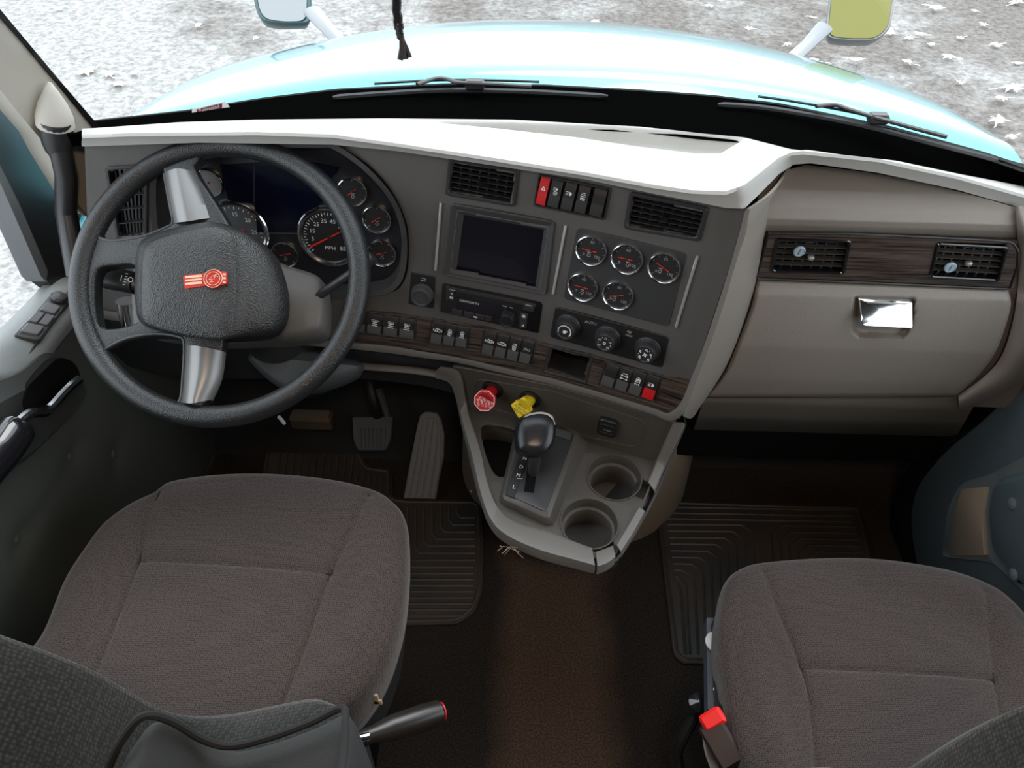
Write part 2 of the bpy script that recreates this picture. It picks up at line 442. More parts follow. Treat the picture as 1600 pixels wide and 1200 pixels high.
rows = [[Vector((x, y, GZ-.02+.03*math.sin(x*1.3+y)*math.cos(y*.9))) for x in np.linspace(-26, 26, 60)] for y in np.linspace(-12, 40, 60)]
mb.grid(rows); solo('ground', mb, MATS['gravel_ground'] if 'gravel_ground' in MATS else mg, (0, 0, GZ), kind='structure', label='gravel and dirt ground outside the truck')

def leaf_mb(s, rg):
    m_ = MB(); n = 14; pts = []
    for i in range(n):
        a = 2*math.pi*i/n; r = s*(1 if i % 2 == 0 else .55)*rg.uniform(.75, 1.15)*(1.25 if i in (0, 4, 10) else 1)
        pts.append((r*math.cos(a), r*math.sin(a)*.75, .012+rg.uniform(-.004, .018)))
    top = [(0, 0, .02)]+pts; k = len(top)
    bot = [(p[0], p[1], p[2]-.004) for p in top]
    fs = []
    for i in range(n):
        a, b_ = 1+i, 1+(i+1) % n
        fs += [(0, a, b_), (k, k+b_, k+a), (a, k+a, k+b_, b_)]
    m_.add(top+bot, fs)
    m_.tube([(s*1.1, 0, .012), (s*1.5, s*.15, .016), (s*1.8, s*.1, .012)], .004, 5)
    return m_
LEAVES = [(1462, 14, 1.1), (1556, 72, 1.0), (1538, 40, .7), (1580, 140, 1.3), (1560, 190, 1.2), (1448, 176, 1.1), (1470, 196, 1.2), (1390, 52, .8), (1437, 54, .8), (1418, 98, .8),
          (1338, 95, .9), (1268, 98, 1.2), (1035, 78, .9), (1005, 52, .9), (1108, 10, .7), (930, 36, .8), (972, 64, .6), (1170, 45, .6), (1482, 90, .9), (1588, 5, 1.1), (1522, 18, .6), (1580, 215, .7), (1500, 130, .6),
          (135, 114, 1.1), (170, 117, .9), (185, 134, 1.0), (210, 115, .6), (370, 110, .8), (90, 14, .7), (310, 40, .6), (1500, 60, .6), (1455, 70, .6), (1270, 28, .6), (1230, 70, .6), (540, 30, .6), (400, 60, .5), (1590, 100, .7), (1420, 60, .7), (1565, 155, .8)]
protos = [leaf_mb(.085, random.Random(k)).mesh('fallen_leaf', M_LEAF) for k in range(5)]
for i, (px, py, s) in enumerate(LEAVES):
    o = bpy.data.objects.new('fallen_leaf', protos[i % 5]); COL.objects.link(o)
    q = on_z(px, py, GZ+.012); o.location = q; o.rotation_euler = (rr.uniform(-.15, .15), rr.uniform(-.15, .15), rr.uniform(0, 6.3)); o.scale = (s, s, s)
    side = 'left' if px < 600 else 'right'
    setp(o, 'pale dry leaf fallen on the ground beyond the %s side of the hood' % side, 'leaf', 'fallen leaves beyond the %s side of the hood' % side)

# hood ------------------------------------------------------------
HC = .09
def hood_z(s, t):      # s -1..1 across, t 0 at the windshield .. 1 at the nose
    zc = 1.018 - .032*max(0, 1-t/.045)**1.5 - .115*t - .30*t**2.2
    return zc - .055*abs(s)**2.2*(1+.9*t) - .9*max(0, abs(s)-.86)**1.6*6
hood = thing('truck_hood', 'teal metallic truck hood sloping away beyond the windshield', 'hood', (HC, 2.1, .75))
rows = []
for j in range(41):
    t = j/40; w = .99 - .13*t - .32*t**3; y0 = 1.50 + 1.32*t
    row = []
    for i in range(61):
        s = -1+2*i/60
        yy = y0 - .30*(1-t)*abs(s)**2.4 - .18*t*t*abs(s)**2
        row.append(Vector((HC+s*w, yy, hood_z(s, t))))
    rows.append(row)
lip = []
for k, (dy, dz) in enumerate(((-.085, -.062), (-.078, -.040), (-.060, -.020), (-.034, -.008), (-.014, -.002))):
    lip.append([Vector((p.x, p.y+dy, p.z+dz)) for p in rows[0]])
rows = lip+rows
for k in range(1, 9):      # nose drops away
    rows.append([Vector((HC+(p.x-HC)*(1-.01*k), p.y+.10*math.sin(k/8*1.5), p.z-.9*(k/8)**1.8)) for p in rows[45]])
mb = MB().grid(rows); part('hood_shell', mb, M_TEAL, hood, solid=.006, toward=(HC, 1.8, 3))
# bulging air intake on the right of the hood
a = [on_t(x, y, t) for x, y, t in ((1262, 128, 1.85), (1340, 146, 1.8), (1352, 168, 1.72), (1262, 152, 1.75))]
mb = MB(); pl = (sum(a, Vector())/4, (0, -.3, 1))
mm = Mod([(1258, 130), (1342, 146), (1350, 168), (1262, 154)], plane=pl)
mb.plate(rounded(mm.poly(mm.quad), .03, 6), -.03, .0, .004, M=mm.M); part('hood_access_panel', mb, mat('pale_teal_panel', (.10, .36, .38), .3, .4, coat=1), hood)

# black cowl between glass and dash
GB = [(110, 207), (200, 197), (280, 188), (400, 168), (520, 153), (700, 144), (850, 146), (1000, 154), (1120, 163), (1225, 176), (1400, 213), (1550, 255), (1600, 272), (1680, 300)]   # glass base
PF = [(100, 202), (150, 200), (280, 191), (400, 187), (600, 185), (800, 187), (1000, 198), (1160, 214), (1235, 233), (1400, 251), (1500, 272), (1600, 291), (1690, 312)]            # pad far edge
def GBp(x): return on_z(x, lin(GB, x), 1.03)
def PFp(x): return on_z(x, lin(PF, x), 1.085 if x < 1160 else 1.085-.092*(x-1160)/440)
# heights: pad near lip follows the fascia
NL = [(128, 211), (200, 208), (400, 206), (520, 210), (620, 224), (767, 246), (913, 269), (1023, 289), (1080, 297), (1134, 299), (1163, 289), (1190, 268), (1217, 246), (1236, 238), (1255, 236), (1372, 248), (1497, 275), (1600, 304), (1690, 332)]
LB = [(128, 229), (310, 223), (520, 226), (620, 236), (767, 258), (913, 280), (1023, 303), (1080, 314), (1134, 325), (1163, 326), (1190, 300), (1217, 272), (1240, 257), (1267, 255), (1372, 270), (1497, 297), (1600, 326), (1690, 356)]
SURF = lambda x, z: min(SF(x, z), 9)
SPL = lambda x, z: 1.094
def lipY(px):                       # plan depth of the lip front
    if px <= 1150: return SF
    if px >= 1235: return SPL
    k = (px-1150)/85; k = k*k*(3-2*k)
    return lambda x, z: SF(x, z)*(1-k)+SPL(x, z)*k
def NLp(x): f = lipY(x); return on_surf(x, lin(NL, x), lambda a, b: f(a, min(b, 1.0))-.016)
def LBp(x): f = lipY(x); return on_surf(x, lin(LB, x), lambda a, b: f(a, min(b, 1.0))-.012)
XS = np.linspace(128, 1690, 420)
TRAY = [(670, 189), (800, 190), (960, 196), (1090, 206), (1166, 214), (1158, 222), (1125, 243), (1090, 243), (1000, 232), (900, 216), (780, 202), (690, 193)]
rows = []
for i in range(64):
    v = i/63; row = []
    for x in XS:
        a, b_ = NLp(x), PFp(x)
        q = a.lerp(b_, v); q.z += .010*math.sin(math.pi*min(1, v*2))*(.6 if v < .5 else 1)*0
        py = lin(NL, x)*(1-v)+lin(PF, x)*v
        if inside(TRAY, x, py): q.z -= .026*(lambda w_: w_*w_*(3-2*w_))(min(1, segdist((x, py), TRAY, True)/9.0))
        row.append(q)
    rows.append(row)
dash = thing('dashboard', 'grey wraparound truck dashboard with light pad across the cab', 'dashboard', (.09, 1.1, .5))
mb = MB()
# rounded edge: pad top, a rolled nose, the lip face and a return underneath
front = []
for x in XS:
    a, b_ = NLp(x), LBp(x)
    front.append((a+Vector((0, -.003, -.004)), a*.5+b_*.5+Vector((0, -.001, 0)), b_, b_+Vector((0, .03, .004))))
allrows = list(reversed([list(r) for r in rows])) + [[f[k] for f in front] for k in range(4)]
mb.grid(allrows); part('top_pad', mb, M_PAD, dash, label='light grey top pad', solid=.003, toward=(0, 0, 1.8), sharp=50)
mb = MB(); rws = []
for v in (0, .05, .5, 1):
    row = []
    for x in np.linspace(105, 1685, 90):
        a = PFp(x)-Vector((0, .004, .004)); b_ = GBp(x)+Vector((0, .04, 0)); q = a.lerp(b_, v)
        if v > 0: q.z -= .02*(1-v)
        row.append(q)
    rws.append(row)
mb.grid(rws); part('defroster_cowl', mb, M_BAND, dash, solid=.004, toward=(0, 0, 1.8), label='black cowl strip under the windshield')
mb = MB()    # outside: cowl skirt down under the glass to hood
rws = [[GBp(x)+Vector((0, dy, dz)) for x in np.linspace(105, 1685, 90)] for dy, dz in ((.03, .0), (.045, -.006), (.055, -.04), (.07, -.25))]
mb.grid(rws); part('wiper_cowl', mb, mat('grey_cowl_plastic', (.05, .055, .055), .55), hood, solid=.004, toward=(0, .5, 2.5))

# windshield glass
mb = MB(); rws = []
for v in np.linspace(0, 1, 8):
    row = []
    for x in np.linspace(105, 1685, 60):
        q = GBp(x)+Vector((0, .02, 0)); t = Vector((.09+(q.x-.09)*.93, q.y-.52-.1*(1-((q.x-.09)/.9)**2), 2.02)); row.append(q.lerp(t, v))
    rws.append(row)
mb.grid(rws); solo('window_1', mb, M_GLASS, (.09, 1.4, 1.03), kind='structure', label='curved windshield glass', solid=.005)

# ================================================================== cab shell
M_ROOF = mat('grey_headliner', (.12, .115, .11), .9)
mc = bpy.data.materials.new('dirty_cab_carpet'); mc.use_nodes = True; MATS['carpet'] = mc
nt = mc.node_tree; N = nt.nodes; L = nt.links; b = N['Principled BSDF']; b.inputs['Roughness'].default_value = 1; b.inputs['Specular IOR Level'].default_value = .1
g = N.new('ShaderNodeNewGeometry'); sp = N.new('ShaderNodeSeparateXYZ'); L.new(g.outputs['Position'], sp.inputs[0])
def _n(scale, det=5):
    n = N.new('ShaderNodeTexNoise'); n.inputs['Scale'].default_value = scale; n.inputs['Detail'].default_value = det; L.new(g.outputs['Position'], n.inputs['Vector']); return n
na, nb, ncn = _n(4), _n(260, 2), _n(25)
def _math(op, a, b_):
    m_ = N.new('ShaderNodeMath'); m_.operation = op
    for k, v in ((0, a), (1, b_)):
        if isinstance(v, (int, float)): m_.inputs[k].default_value = v
        else: L.new(v, m_.inputs[k])
    return m_.outputs[0]
dx = _math('ABSOLUTE', _math('SUBTRACT', sp.outputs[0], _math('ADD', .115, _math('MULTIPLY', _math('SUBTRACT', na.outputs[0], .5), .12))), 0)
mr = N.new('ShaderNodeMapRange'); mr.inputs[1].default_value = .15; mr.inputs[2].default_value = .09; L.new(dx, mr.inputs[0])
m_ = N.new('ShaderNodeMix'); m_.data_type = 'RGBA'; m_.inputs[6].default_value = (.034, .028, .024, 1); m_.inputs[7].default_value = (.105, .072, .053, 1)
L.new(mr.outputs[0], m_.inputs[0])
m2 = N.new('ShaderNodeMix'); m2.data_type = 'RGBA'; m2.blend_type = 'MULTIPLY'; m2.inputs[0].default_value = .8
cr = N.new('ShaderNodeValToRGB'); cr.color_ramp.elements[0].color = (.45, .45, .45, 1); cr.color_ramp.elements[1].color = (1.3, 1.25, 1.2, 1); cr.color_ramp.elements[0].position = .35; cr.color_ramp.elements[1].position = .65
L.new(nb.outputs[0], cr.inputs[0]); L.new(m_.outputs[2], m2.inputs[6]); L.new(cr.outputs[0], m2.inputs[7]); L.new(m2.outputs[2], b.inputs['Base Color'])
bp = N.new('ShaderNodeBump'); bp.inputs['Strength'].default_value = .8; bp.inputs['Distance'].default_value = .003; L.new(nb.outputs[0], bp.inputs['Height']); L.new(bp.outputs[0], b.inputs['Normal'])

XL, XR, YB, YT, ZT = -.92, 1.10, -1.0, 1.36, 2.05
mb = MB().box(((XL+XR)/2, .18, -.02), (XR-XL, 2.36, .04)); solo('floor', mb, mc, (0, 0, 0), kind='structure', label='dark dirty carpet with a worn brown strip')
mb = MB().box(((XL+XR)/2, -.1, ZT+.02), (XR-XL, 1.85, .04)); solo('ceiling', mb, M_ROOF, (0, 0, ZT), kind='structure')
mb = MB().box(((XL+XR)/2, YB-.02, 1.0), (XR-XL, .04, 2.1)); solo('wall_rear', mb, M_ROOF, (0, YB, 0), kind='structure')
# firewall: toe board rising to the cowl
prof = [(1.34, 0), (1.40, .10), (1.44, .30), (1.45, .6), (1.43, .80)]
mb = MB().grid([[Vector((x, y, z)) for x in (XL, XR)] for y, z in prof]); solo('wall_front', mb, mat('dark_firewall_mat', (.02, .02, .021), .85, bump=.2, bscale=100), (0, 1.4, 0), kind='structure', solid=.03, toward=(0, 0, .8))
for nm, x, sg in (('wall_left', XL, -1), ('wall_right', XR, 1)):
    mb = MB(); xx = x+sg*.02
    mb.box((xx, -.55, 1.02), (.04, .9, 2.1)); mb.box((xx, .66, .34), (.04, 1.5, .70)); mb.box((xx, .5, 1.94), (.04, 1.3, .22))
    solo(nm, mb, M_VINYL, (x, 0, 0), kind='structure')

# ---------------- left side: pillar trim, door frame, glass, door panel
PN = Vector((1, -.5, 0)); PP = Vector((-.72, 1.2, 1.05))
def pil(px, py, k=0): return on_plane(px, py, PP-PN.normalized()*k, PN)
mb = MB()
poly = [(-90, -90), (-40, -30), (0, 20), (30, 54), (92, 128), (154, 200), (170, 215), (150, 228), (139, 232), (139, 340), (120, 316), (98, 280), (80, 250), (63, 217), (30, 178), (0, 140), (-90, 20)]
slab(mb, [pil(*q) for q in poly], -PN, .05)
solo('trim_1', mb, M_CREAM, PP, kind='structure', label='cream windshield pillar trim on the left', sharp=60)
mb = MB(); slab(mb, [pil(*q, -.003) for q in [(-90, -90), (-40, -38), (0, 14), (30, 50), (92, 124), (154, 196), (156, 203), (150, 204), (92, 134), (30, 60), (0, 27), (-90, -70)]], -PN, .012)
solo('trim_2', mb, M_MATTE, PP, kind='structure', label='black rubber seal along the left windshield edge')
d1 = thing('door_1', None, None, (-.87, .6, .3), kind='structure')
def dx1(px, py, x=-.84): return on_x(px, py, x)
mb = MB(); slab(mb, [dx1(*q, x=-.845) for q in [(-90, 50), (0, 138), (30, 174), (63, 214), (85, 250), (120, 310), (145, 345), (160, 480), (100, 460), (74, 440), (66, 418), (0, 262), (-90, 60)]], (-1, 0, 0), .03)
part('window_frame', mb, M_SATIN, d1, label='black door window frame')
mb = MB(); slab(mb, [dx1(*q, x=-.842) for q in [(-60, 110), (0, 258), (30, 318), (75, 424), (72, 440), (64, 432), (22, 335), (0, 285), (-60, 150)]], (-1, 0, 0), .035)
part('window_seal', mb, mat('grey_rubber_seal', (.16, .17, .18), .6), d1)
mb = MB(); slab(mb, [dx1(*q, x=-.87) for q in [(-400, -100), (60, 190), (100, 440), (0, 530), (-400, 830)]], (-1, 0, 0), .005)
solo('window_2', mb, M_GLASS, (-.87, .6, .8), kind='structure', label='left door window glass')
# sill: from glass edge inwards
so_ = [(-260, 770), (-60, 571), (0, 514), (40, 474), (76, 438), (100, 432)]
si = [(-260, 800), (-60, 596), (0, 582), (25, 578), (46, 568), (66, 546), (86, 516), (112, 486), (128, 455)]
A = smooth([(x, y, 0) for x, y in so_], 6, False); B = smooth([(x, y, 0) for x, y in si], 6, False)
def resamp(P, n):
    d = [0]
    for i in range(1, len(P)): d.append(d[-1]+(P[i]-P[i-1]).length)
    return [Vector((np.interp(k/(n-1)*d[-1], d, [p.x for p in P]), np.interp(k/(n-1)*d[-1], d, [p.y for p in P]), 0)) for k in range(n)]
A = resamp(A, 40); B = resamp(B, 40)
ra = [on_x(p.x, p.y, -.862) for p in A]; rb = [on_x(p.x, p.y, -.80) for p in B]
mb = MB(); rws = []
for k in range(9):
    v = k/8; rws.append([a.lerp(b_, v)+Vector((0, 0, .012*math.sin(math.pi*v))) for a, b_ in zip(ra, rb)])
rws.append([b_+Vector((.004, 0, -.012)) for b_ in rb]); rws.append([b_+Vector((-.008, 0, -.04)) for b_ in rb])
mb.grid(rws); part('sill', mb, M_DOOR, d1, label='light grey door sill', solid=.004, toward=(0, 0, 1.6), sharp=60)
# lower panel with pocket
mb = MB(); X0 = -.815
yy = np.linspace(-.35, 1.36, 80); zz = np.linspace(.04, .78, 50)
bt = [on_x(104, 712, X0), on_x(170, 710, X0), on_x(20, 844, X0)]
def dpanel(y, z):
    x = X0 + .02*math.sin((z-.1)*4)
    for q in bt:
        d = math.hypot(y-q.y, z-q.z); x -= .012*math.exp(-(d/.03)**2)
    d = segdist((y, z), [(bt[0].y, bt[0].z), (bt[2].y, bt[2].z)]); x -= .004*math.exp(-(d/.012)**2)
    return x
mb.grid([[Vector((dpanel(y, z), y, z)) for y in yy] for z in zz]); part('quilted_panel', mb, M_VINYL, d1, solid=.01, toward=(0, .5, .5), sharp=60)
for q in bt:
    mb = MB().lathe([(.012, 0), (.011, .003), (.007, .006), (.001, .007)], 16, M=Matrix.Translation((dpanel(q.y, q.z)-.001, q.y, q.z)) @ Matrix.Rotation(R(90), 4, 'Y'))
    part('button', mb, M_VINYL, d1)
# armrest pocket
def pm(poly, x0, x1, m, nm, bev=.004, rad=.02, lab=None, sharp=35):
    pts = [on_x(a, b_, x1) for a, b_ in poly]; P2 = ccw([(p.y, p.z) for p in pts])
    M = Matrix(((0, 0, 1, 0), (1, 0, 0, 0), (0, 1, 0, 0), (0, 0, 0, 1)))
    mb = MB().plate(rounded(P2, rad, 5), x0, x1, bev, M=M); return part(nm, mb, m, d1, label=lab, sharp=sharp)
pm([(-60, 700), (-20, 618), (56, 580), (92, 548), (118, 560), (140, 588), (146, 622), (120, 660), (60, 720), (0, 760)], -.83, -.775, mat('dark_door_pocket_plastic', (.035, .037, .035), .5, bump=.2, bscale=600), 'armrest_surround', .02, .03)
pm([(34, 640), (40, 606), (92, 556), (118, 566), (128, 590), (118, 610), (70, 650)], -.79, -.7735, M_MATTE, 'handle_pocket', .001, .02)
H = [on_x(a, b_, -.755) for a, b_ in ((18, 672), (34, 655), (50, 645), (66, 644), (78, 638), (96, 618), (112, 602), (122, 594))]
mb = MB().tube(smooth(H, 4, False), .009, 10); part('pull_handle', mb, mat('dark_chrome', (.35, .35, .36), .18, 1), d1, label='shiny dark chrome door handle')
mb = MB().tube(smooth([on_x(a, b_, -.755) for a, b_ in ((-120, 880), (-40, 752), (0, 705), (26, 668))], 4, False), [.03]*12+[.026], 14); part('armrest', mb, M_GLOSS, d1)
# tan kick panel piece ahead of the seat
mb = MB(); slab(mb, [on_y(a, b_, 1.22) for a, b_ in ((208, 756), (212, 700), (222, 684), (246, 690), (252, 745), (246, 800), (208, 800))], (0, 1, 0), .02)
solo('trim_3', mb, M_TAN, (-.6, 1.2, 0), kind='structure', label='tan kick panel left of the pedals')

# window switch panel on the sill
sq = [(18, 526), (84, 456), (110, 468), (64, 534)]
qs = [on_x(a, b_, -.83) for a, b_ in sq]; c = on_x(66, 546, -.80); nrm = (on_x(40, 474, -.862)-c).cross(on_x(76, 438, -.862)-c).normalized()
if nrm.z < 0: nrm = -nrm
ms = Mod([(20, 525), (84, 457), (112, 468), (62, 533)], plane=(c+nrm*.013, nrm))
sw = thing('window_switch_panel', 'dark window and mirror switch panel on the left door sill', 'switch panel', ms.M)
mb = MB().plate(rounded(ms.poly(ms.quad), .008), -.012, .004, .002, M=ms.M); part('panel_plate', mb, mat('dark_grey_switch_plate', (.06, .065, .07), .4), sw)
for k, (a, b_, c_, d_) in enumerate([(.08, .36, .12, .9)]):
    mb = MB().plate(rounded(ms.poly(sub(ms.quad, a, b_, c_, d_), .0), .003), .001, .0075, .0015, M=ms.M)
for k, (a0, a1, b0, b1) in enumerate([(.06, .26, .15, .85), (.30, .52, .08, .48), (.30, .52, .52, .92), (.56, .74, .15, .85)]):
    mb = MB().plate(rounded(ms.poly(sub(ms.quad, a0, a1, b0, b1)), .003), .003, .0085, .0015, M=ms.M)
    part('window_switch', mb, mat('grey_switch_cap', (.12, .125, .13), .4), sw)
c2 = ms.p(*bil(ms.quad, .88, .5)); mb = MB().lathe([(.014, .003), (.014, .010), (.011, .014), (.001, .015)], 20, M=ms.M @ Matrix.Translation((c2[0], c2[1], 0))); part('mirror_knob', mb, M_SATIN, sw)

# grab handle on the pillar
gh = thing('grab_handle', 'black tubular grab handle on the left windshield pillar', 'handle', on_x(90, 215, -.77))
g0 = pil(88, 205, -.02); g1 = on_x(103, 330, -.775); g2 = on_x(121, 430, -.77)
mb = MB().tube([g0, g0.lerp(g1, .5)+Vector((.012, -.01, 0)), g1, g1.lerp(g2, .6), g2], [.017, .0165, .0175, .018, .018], 16); part('grip_bar', mb, M_SATIN, gh)
mb = MB().tube([g0+(g0-g1).normalized()*.018, g0, g0-(g0-g1).normalized()*.02, g0-(g0-g1).normalized()*.035], [.024, .0245, .023, .019], 20); part('collar', mb, M_SATIN, gh)
mb = MB(); cap = [pil(a, b_, k_) for a, b_, k_ in ((78, 140, 0), (62, 214, 0), (74, 220, 0), (110, 216, 0), (108, 196, 0))]
tip = pil(78, 140, 0); base = [g0+(g0-g1).normalized()*.016+Vector((.027*math.cos(t)*.9, -.006*math.sin(t), .006*math.cos(t)))+(RV*0.0) for t in np.linspace(0, 2*math.pi, 17)[:-1]]
ax = (g0-g1).normalized(); u_ = ax.cross(Vector((0, 0, 1))).normalized(); w_ = ax.cross(u_)
rg = [[g0+ax*h+(tip-g0-ax*.10)*(h/.10)*.6+(u_*math.cos(t)+w_*math.sin(t))*r for t in np.linspace(0, 2*math.pi, 21)[:-1]] for h, r in ((.012, .0275), (.03, .027), (.055, .021), (.08, .011), (.098, .003))]
mb.loft(rg); part('mount_cap', mb, M_CREAM, gh, label='cream cap over the handle mount', sharp=60)

# right windshield pillar, outside the photograph's frame but part of the cab
mb = MB().tube([Vector((.90, 1.16, .95)), Vector((.97, 1.08, 1.12)), Vector((.99, .86, 1.55)), Vector((1.0, .58, 2.03))], [.05, .055, .055, .06], 12)
solo('trim_5', mb, M_CREAM, Vector((.94, 1.12, 1.0)), kind='structure')
# exterior left mirror bracket seen through the door window
mb = MB().tube([on_x(-80, 300, -1.15), on_x(-10, 334, -1.12), on_x(26, 342, -1.08)], [.03, .028, .02], 10)
solo('side_mirror_bracket', mb, M_SATIN, on_x(0, 335, -1.12), 'black mirror bracket outside the left door window', 'mirror bracket')

# ---------------- right door
d2 = thing('door_2', None, None, (1.05, .6, .3), kind='structure')
def XD(px, py, x): return on_x(px, py, x)
M90 = Matrix(((0, 0, -1, 0), (1, 0, 0, 0), (0, 1, 0, 0), (0, 0, 0, 1)))
def pr(poly, x0, x1, m, nm, bev=.01, rad=.03, parent=None, lab=None, sharp=45):
    pts = [on_x(a, b_, x1) for a, b_ in poly]; P2 = ccw([(p.y, p.z) for p in pts])
    mb = MB().plate(rounded(P2, rad, 6), -x0, -x1, bev, M=M90); return part(nm, mb, m, parent or d2, label=lab, sharp=sharp)
pr([(1418, 860), (1412, 800), (1425, 745), (1460, 700), (1520, 650), (1600, 565), (1700, 470), (1900, 470), (1900, 1300), (1480, 1100), (1440, 960)], 1.08, .985, mat('blue_grey_door_plastic', (.10, .13, .145), .5, bump=.2, bscale=600), 'door_shell', .03, .08)
pr([(1385, 840), (1395, 770), (1425, 710), (1500, 650), (1600, 545), (1700, 440), (1760, 440), (1620, 600), (1510, 680), (1440, 740), (1425, 800), (1430, 870), (1400, 900)], 1.09, 1.0, M_MATTE, 'door_seal', .01, .03)
pr([(1468, 872), (1480, 790), (1500, 752), (1545, 740), (1800, 600), (1850, 640), (1850, 1150), (1600, 930), (1550, 880)], .99, .978, mat('door_edge_plastic', (.13, .15, .155), .45), 'inner_border', .004, .03)
pr([(1482, 868), (1490, 800), (1502, 764), (1540, 760), (1534, 800), (1538, 868)], .985, .970, M_TAN, 'door_pocket_trim', .001, .004, lab='taupe plastic piece on the right door')
pr([(1545, 865), (1538, 800), (1548, 748), (1600, 735), (1850, 700), (1850, 1150), (1600, 925)], .985, .962, M_VINYLB, 'quilted_panel', .012, .03)
for a, b_ in ((1578, 787), (1580, 898)):
    q = on_x(a, b_, .958); mb = MB().lathe([(.013, 0), (.012, .004), (.007, .007), (.001, .008)], 16, M=Matrix.Translation(q+Vector((.006, 0, 0))) @ Matrix.Rotation(R(-90), 4, 'Y')); part('button', mb, M_VINYLB, d2)
mb = MB(); slab(mb, [Vector((1.06, y, z)) for y, z in ((-.2, .72), (1.25, .72), (.75, 1.95), (-.2, 1.95))], (1, 0, 0), .005)
solo('window_3', mb, M_GLASS, (1.06, .5, 1.2), kind='structure')

# engine tunnel / heater cover in tan behind the console
mb = MB(); rg = []
cx, cy = .20, 1.335
for z, s in ((0, 1), (.25, .97), (.33, .93), (.37, .85), (.385, .7)):
    rg.append([Vector((cx+.29*s*math.cos(t)*(1 if math.cos(t) > 0 else 1.15), cy+.27*s*math.sin(t), z)) for t in np.linspace(math.pi, 2*math.pi, 28)]+[Vector((cx+.29*s, cy, z)), Vector((cx-.33*s, cy, z))])
mb.loft(rg); solo('engine_tunnel_cover', mb, M_TAN, (cx, cy, 0), 'tan rounded tunnel cover on the floor behind the console', 'tunnel cover', sharp=50)

# ================================================================== fascia
FT = [(128, 226), (310, 221), (520, 224), (620, 234), (767, 256), (913, 278), (1023, 301), (1080, 312), (1130, 322), (1169, 326)]
FB = [(140, 480), (250, 505), (400, 520), (560, 536), (607, 543), (715, 560), (860, 592), (940, 615), (1000, 632), (1042, 648), (1062, 655)]
def fr_x(t):          # right border of the fascia leans: parametrise rows
    return t
CL = [(240, 272), (268, 252), (330, 236), (430, 226), (500, 226), (524, 229), (571, 262), (612, 309), (631, 359), (631, 415), (617, 447), (580, 460), (450, 464), (330, 450), (262, 420), (242, 360)]
V0 = [(163, 261), (232, 256), (230, 372), (182, 376)]
V1 = [(701, 246), (812, 264), (805, 324), (695, 305)]
V2 = [(983, 299), (1107.5, 324.5), (1093, 378), (974, 357.5)]
HZ = [(842, 273), (954, 295), (944, 343), (834, 321)]
SCR = [(704, 318), (867, 346.5), (853, 462), (693, 431)]
GP = [(901.5, 355.6), (1074.5, 396), (1045, 511), (880, 467)]
KN = [(642.7, 425), (680.5, 432), (678, 482), (638, 475)]
RAD = [(691.5, 442.5), (848, 473), (841, 520.6), (688, 487)]
G1 = [(548, 484), (652, 496), (650, 532), (545, 518)]
G2 = [(675, 498), (736, 509), (731.6, 545), (669, 537.5)]
G3 = [(756, 514), (839, 532), (830, 571), (749.4, 554)]
CUB = [(859, 540), (926.7, 555), (916.7, 598), (849, 580)]
G4 = [(946, 565), (1036, 587.5), (1024, 628), (935, 601.7)]
HV = [(868, 479), (1046, 526.7), (1035, 575), (859, 526.7)]
holes = [CL, shrink(V0, 5), shrink(V1, 6), shrink(V2, 6), shrink(CUB, 3), shrink(SCR, 10)]
def hole(x, y): return any(inside(h, x, y) for h in holes)
nx, ny = 400, 130; PG = []
TR_, BR_ = (1169, 326), (1060, 655)
for j in range(ny+1):
    v = j/ny; row = []
    for i in range(nx+1):
        u = i/nx
        xt = 132+u*(1169-132); xb = 142+u*(1062-142)
        yt, yb = lin(FT, xt), lin(FB, xb)
        x = xt*(1-v)+xb*v; y = yt*(1-v)+yb*v
        row.append((x, y))
    PG.append(row)
FPTS = [[on_surf(x, y, SF) for x, y in row] for row in PG]
def sk(i, j):
    return all(hole(*PG[a][b_]) for a in (i, i+1) for b_ in (j, j+1))
mb = MB().grid(FPTS, skip=sk)
part('instrument_fascia', mb, M_FASCIA, dash, label='charcoal instrument fascia', solid=.004, toward=(0, 0, 1.2), sharp=50)
# thin dark seam running round the cluster
seam = [(521, 226), (545, 240), (571, 258), (596, 283), (614, 309), (627, 337), (634, 365), (634, 410), (627, 438), (612, 454), (580, 461)]
mb = MB().tube(smooth([on_surf(a+3, b_, lambda x, z: SF(x, z)-.001) for a, b_ in seam], 4, False), .0017, 6); part('fascia_seam', mb, M_MATTE, dash)
# wood strip: upper line to ledge
WT = [(540, 478), (569, 481), (660, 496), (760, 511), (850, 536), (950, 562), (1036, 588), (1085, 594)]
def wl_(x): return lin([(520, 533), (607, 541), (715, 559), (860, 591), (940, 614), (1040, 645), (1063, 648)], x)
rws = []
for v in np.linspace(0, 1, 8):
    row = []
    for u in np.linspace(0, 1, 80):
        xt = 540+u*(1083-540); xb = 536+u*(1062-536); yt = lin(WT, xt); yb = wl_(xb)
        row.append(on_surf(xt*(1-v)+xb*v, yt*(1-v)+yb*v, lambda x, z: SF(x, z)-.003))
    rws.append(row)
rowpx = None
wh = [shrink(CUB, 3)]
WPX = [[((540+u*543)*(1-v)+(536+u*526)*v, lin(WT, 540+u*543)*(1-v)+wl_(536+u*526)*v) for u in np.linspace(0, 1, 160)] for v in np.linspace(0, 1, 24)]
WP = [[on_surf(x, y, lambda a, b_: SF(a, b_)-.003) for x, y in r_] for r_ in WPX]
mb = MB().grid(WP, skip=lambda i, j: all(inside(wh[0], *WPX[a][b_]) for a in (i, i+1) for b_ in (j, j+1)))
part('wood_trim', mb, M_WOOD, dash, label='dark wood grain trim strip behind the switches', solid=.003, toward=(0, 0, 1.2))
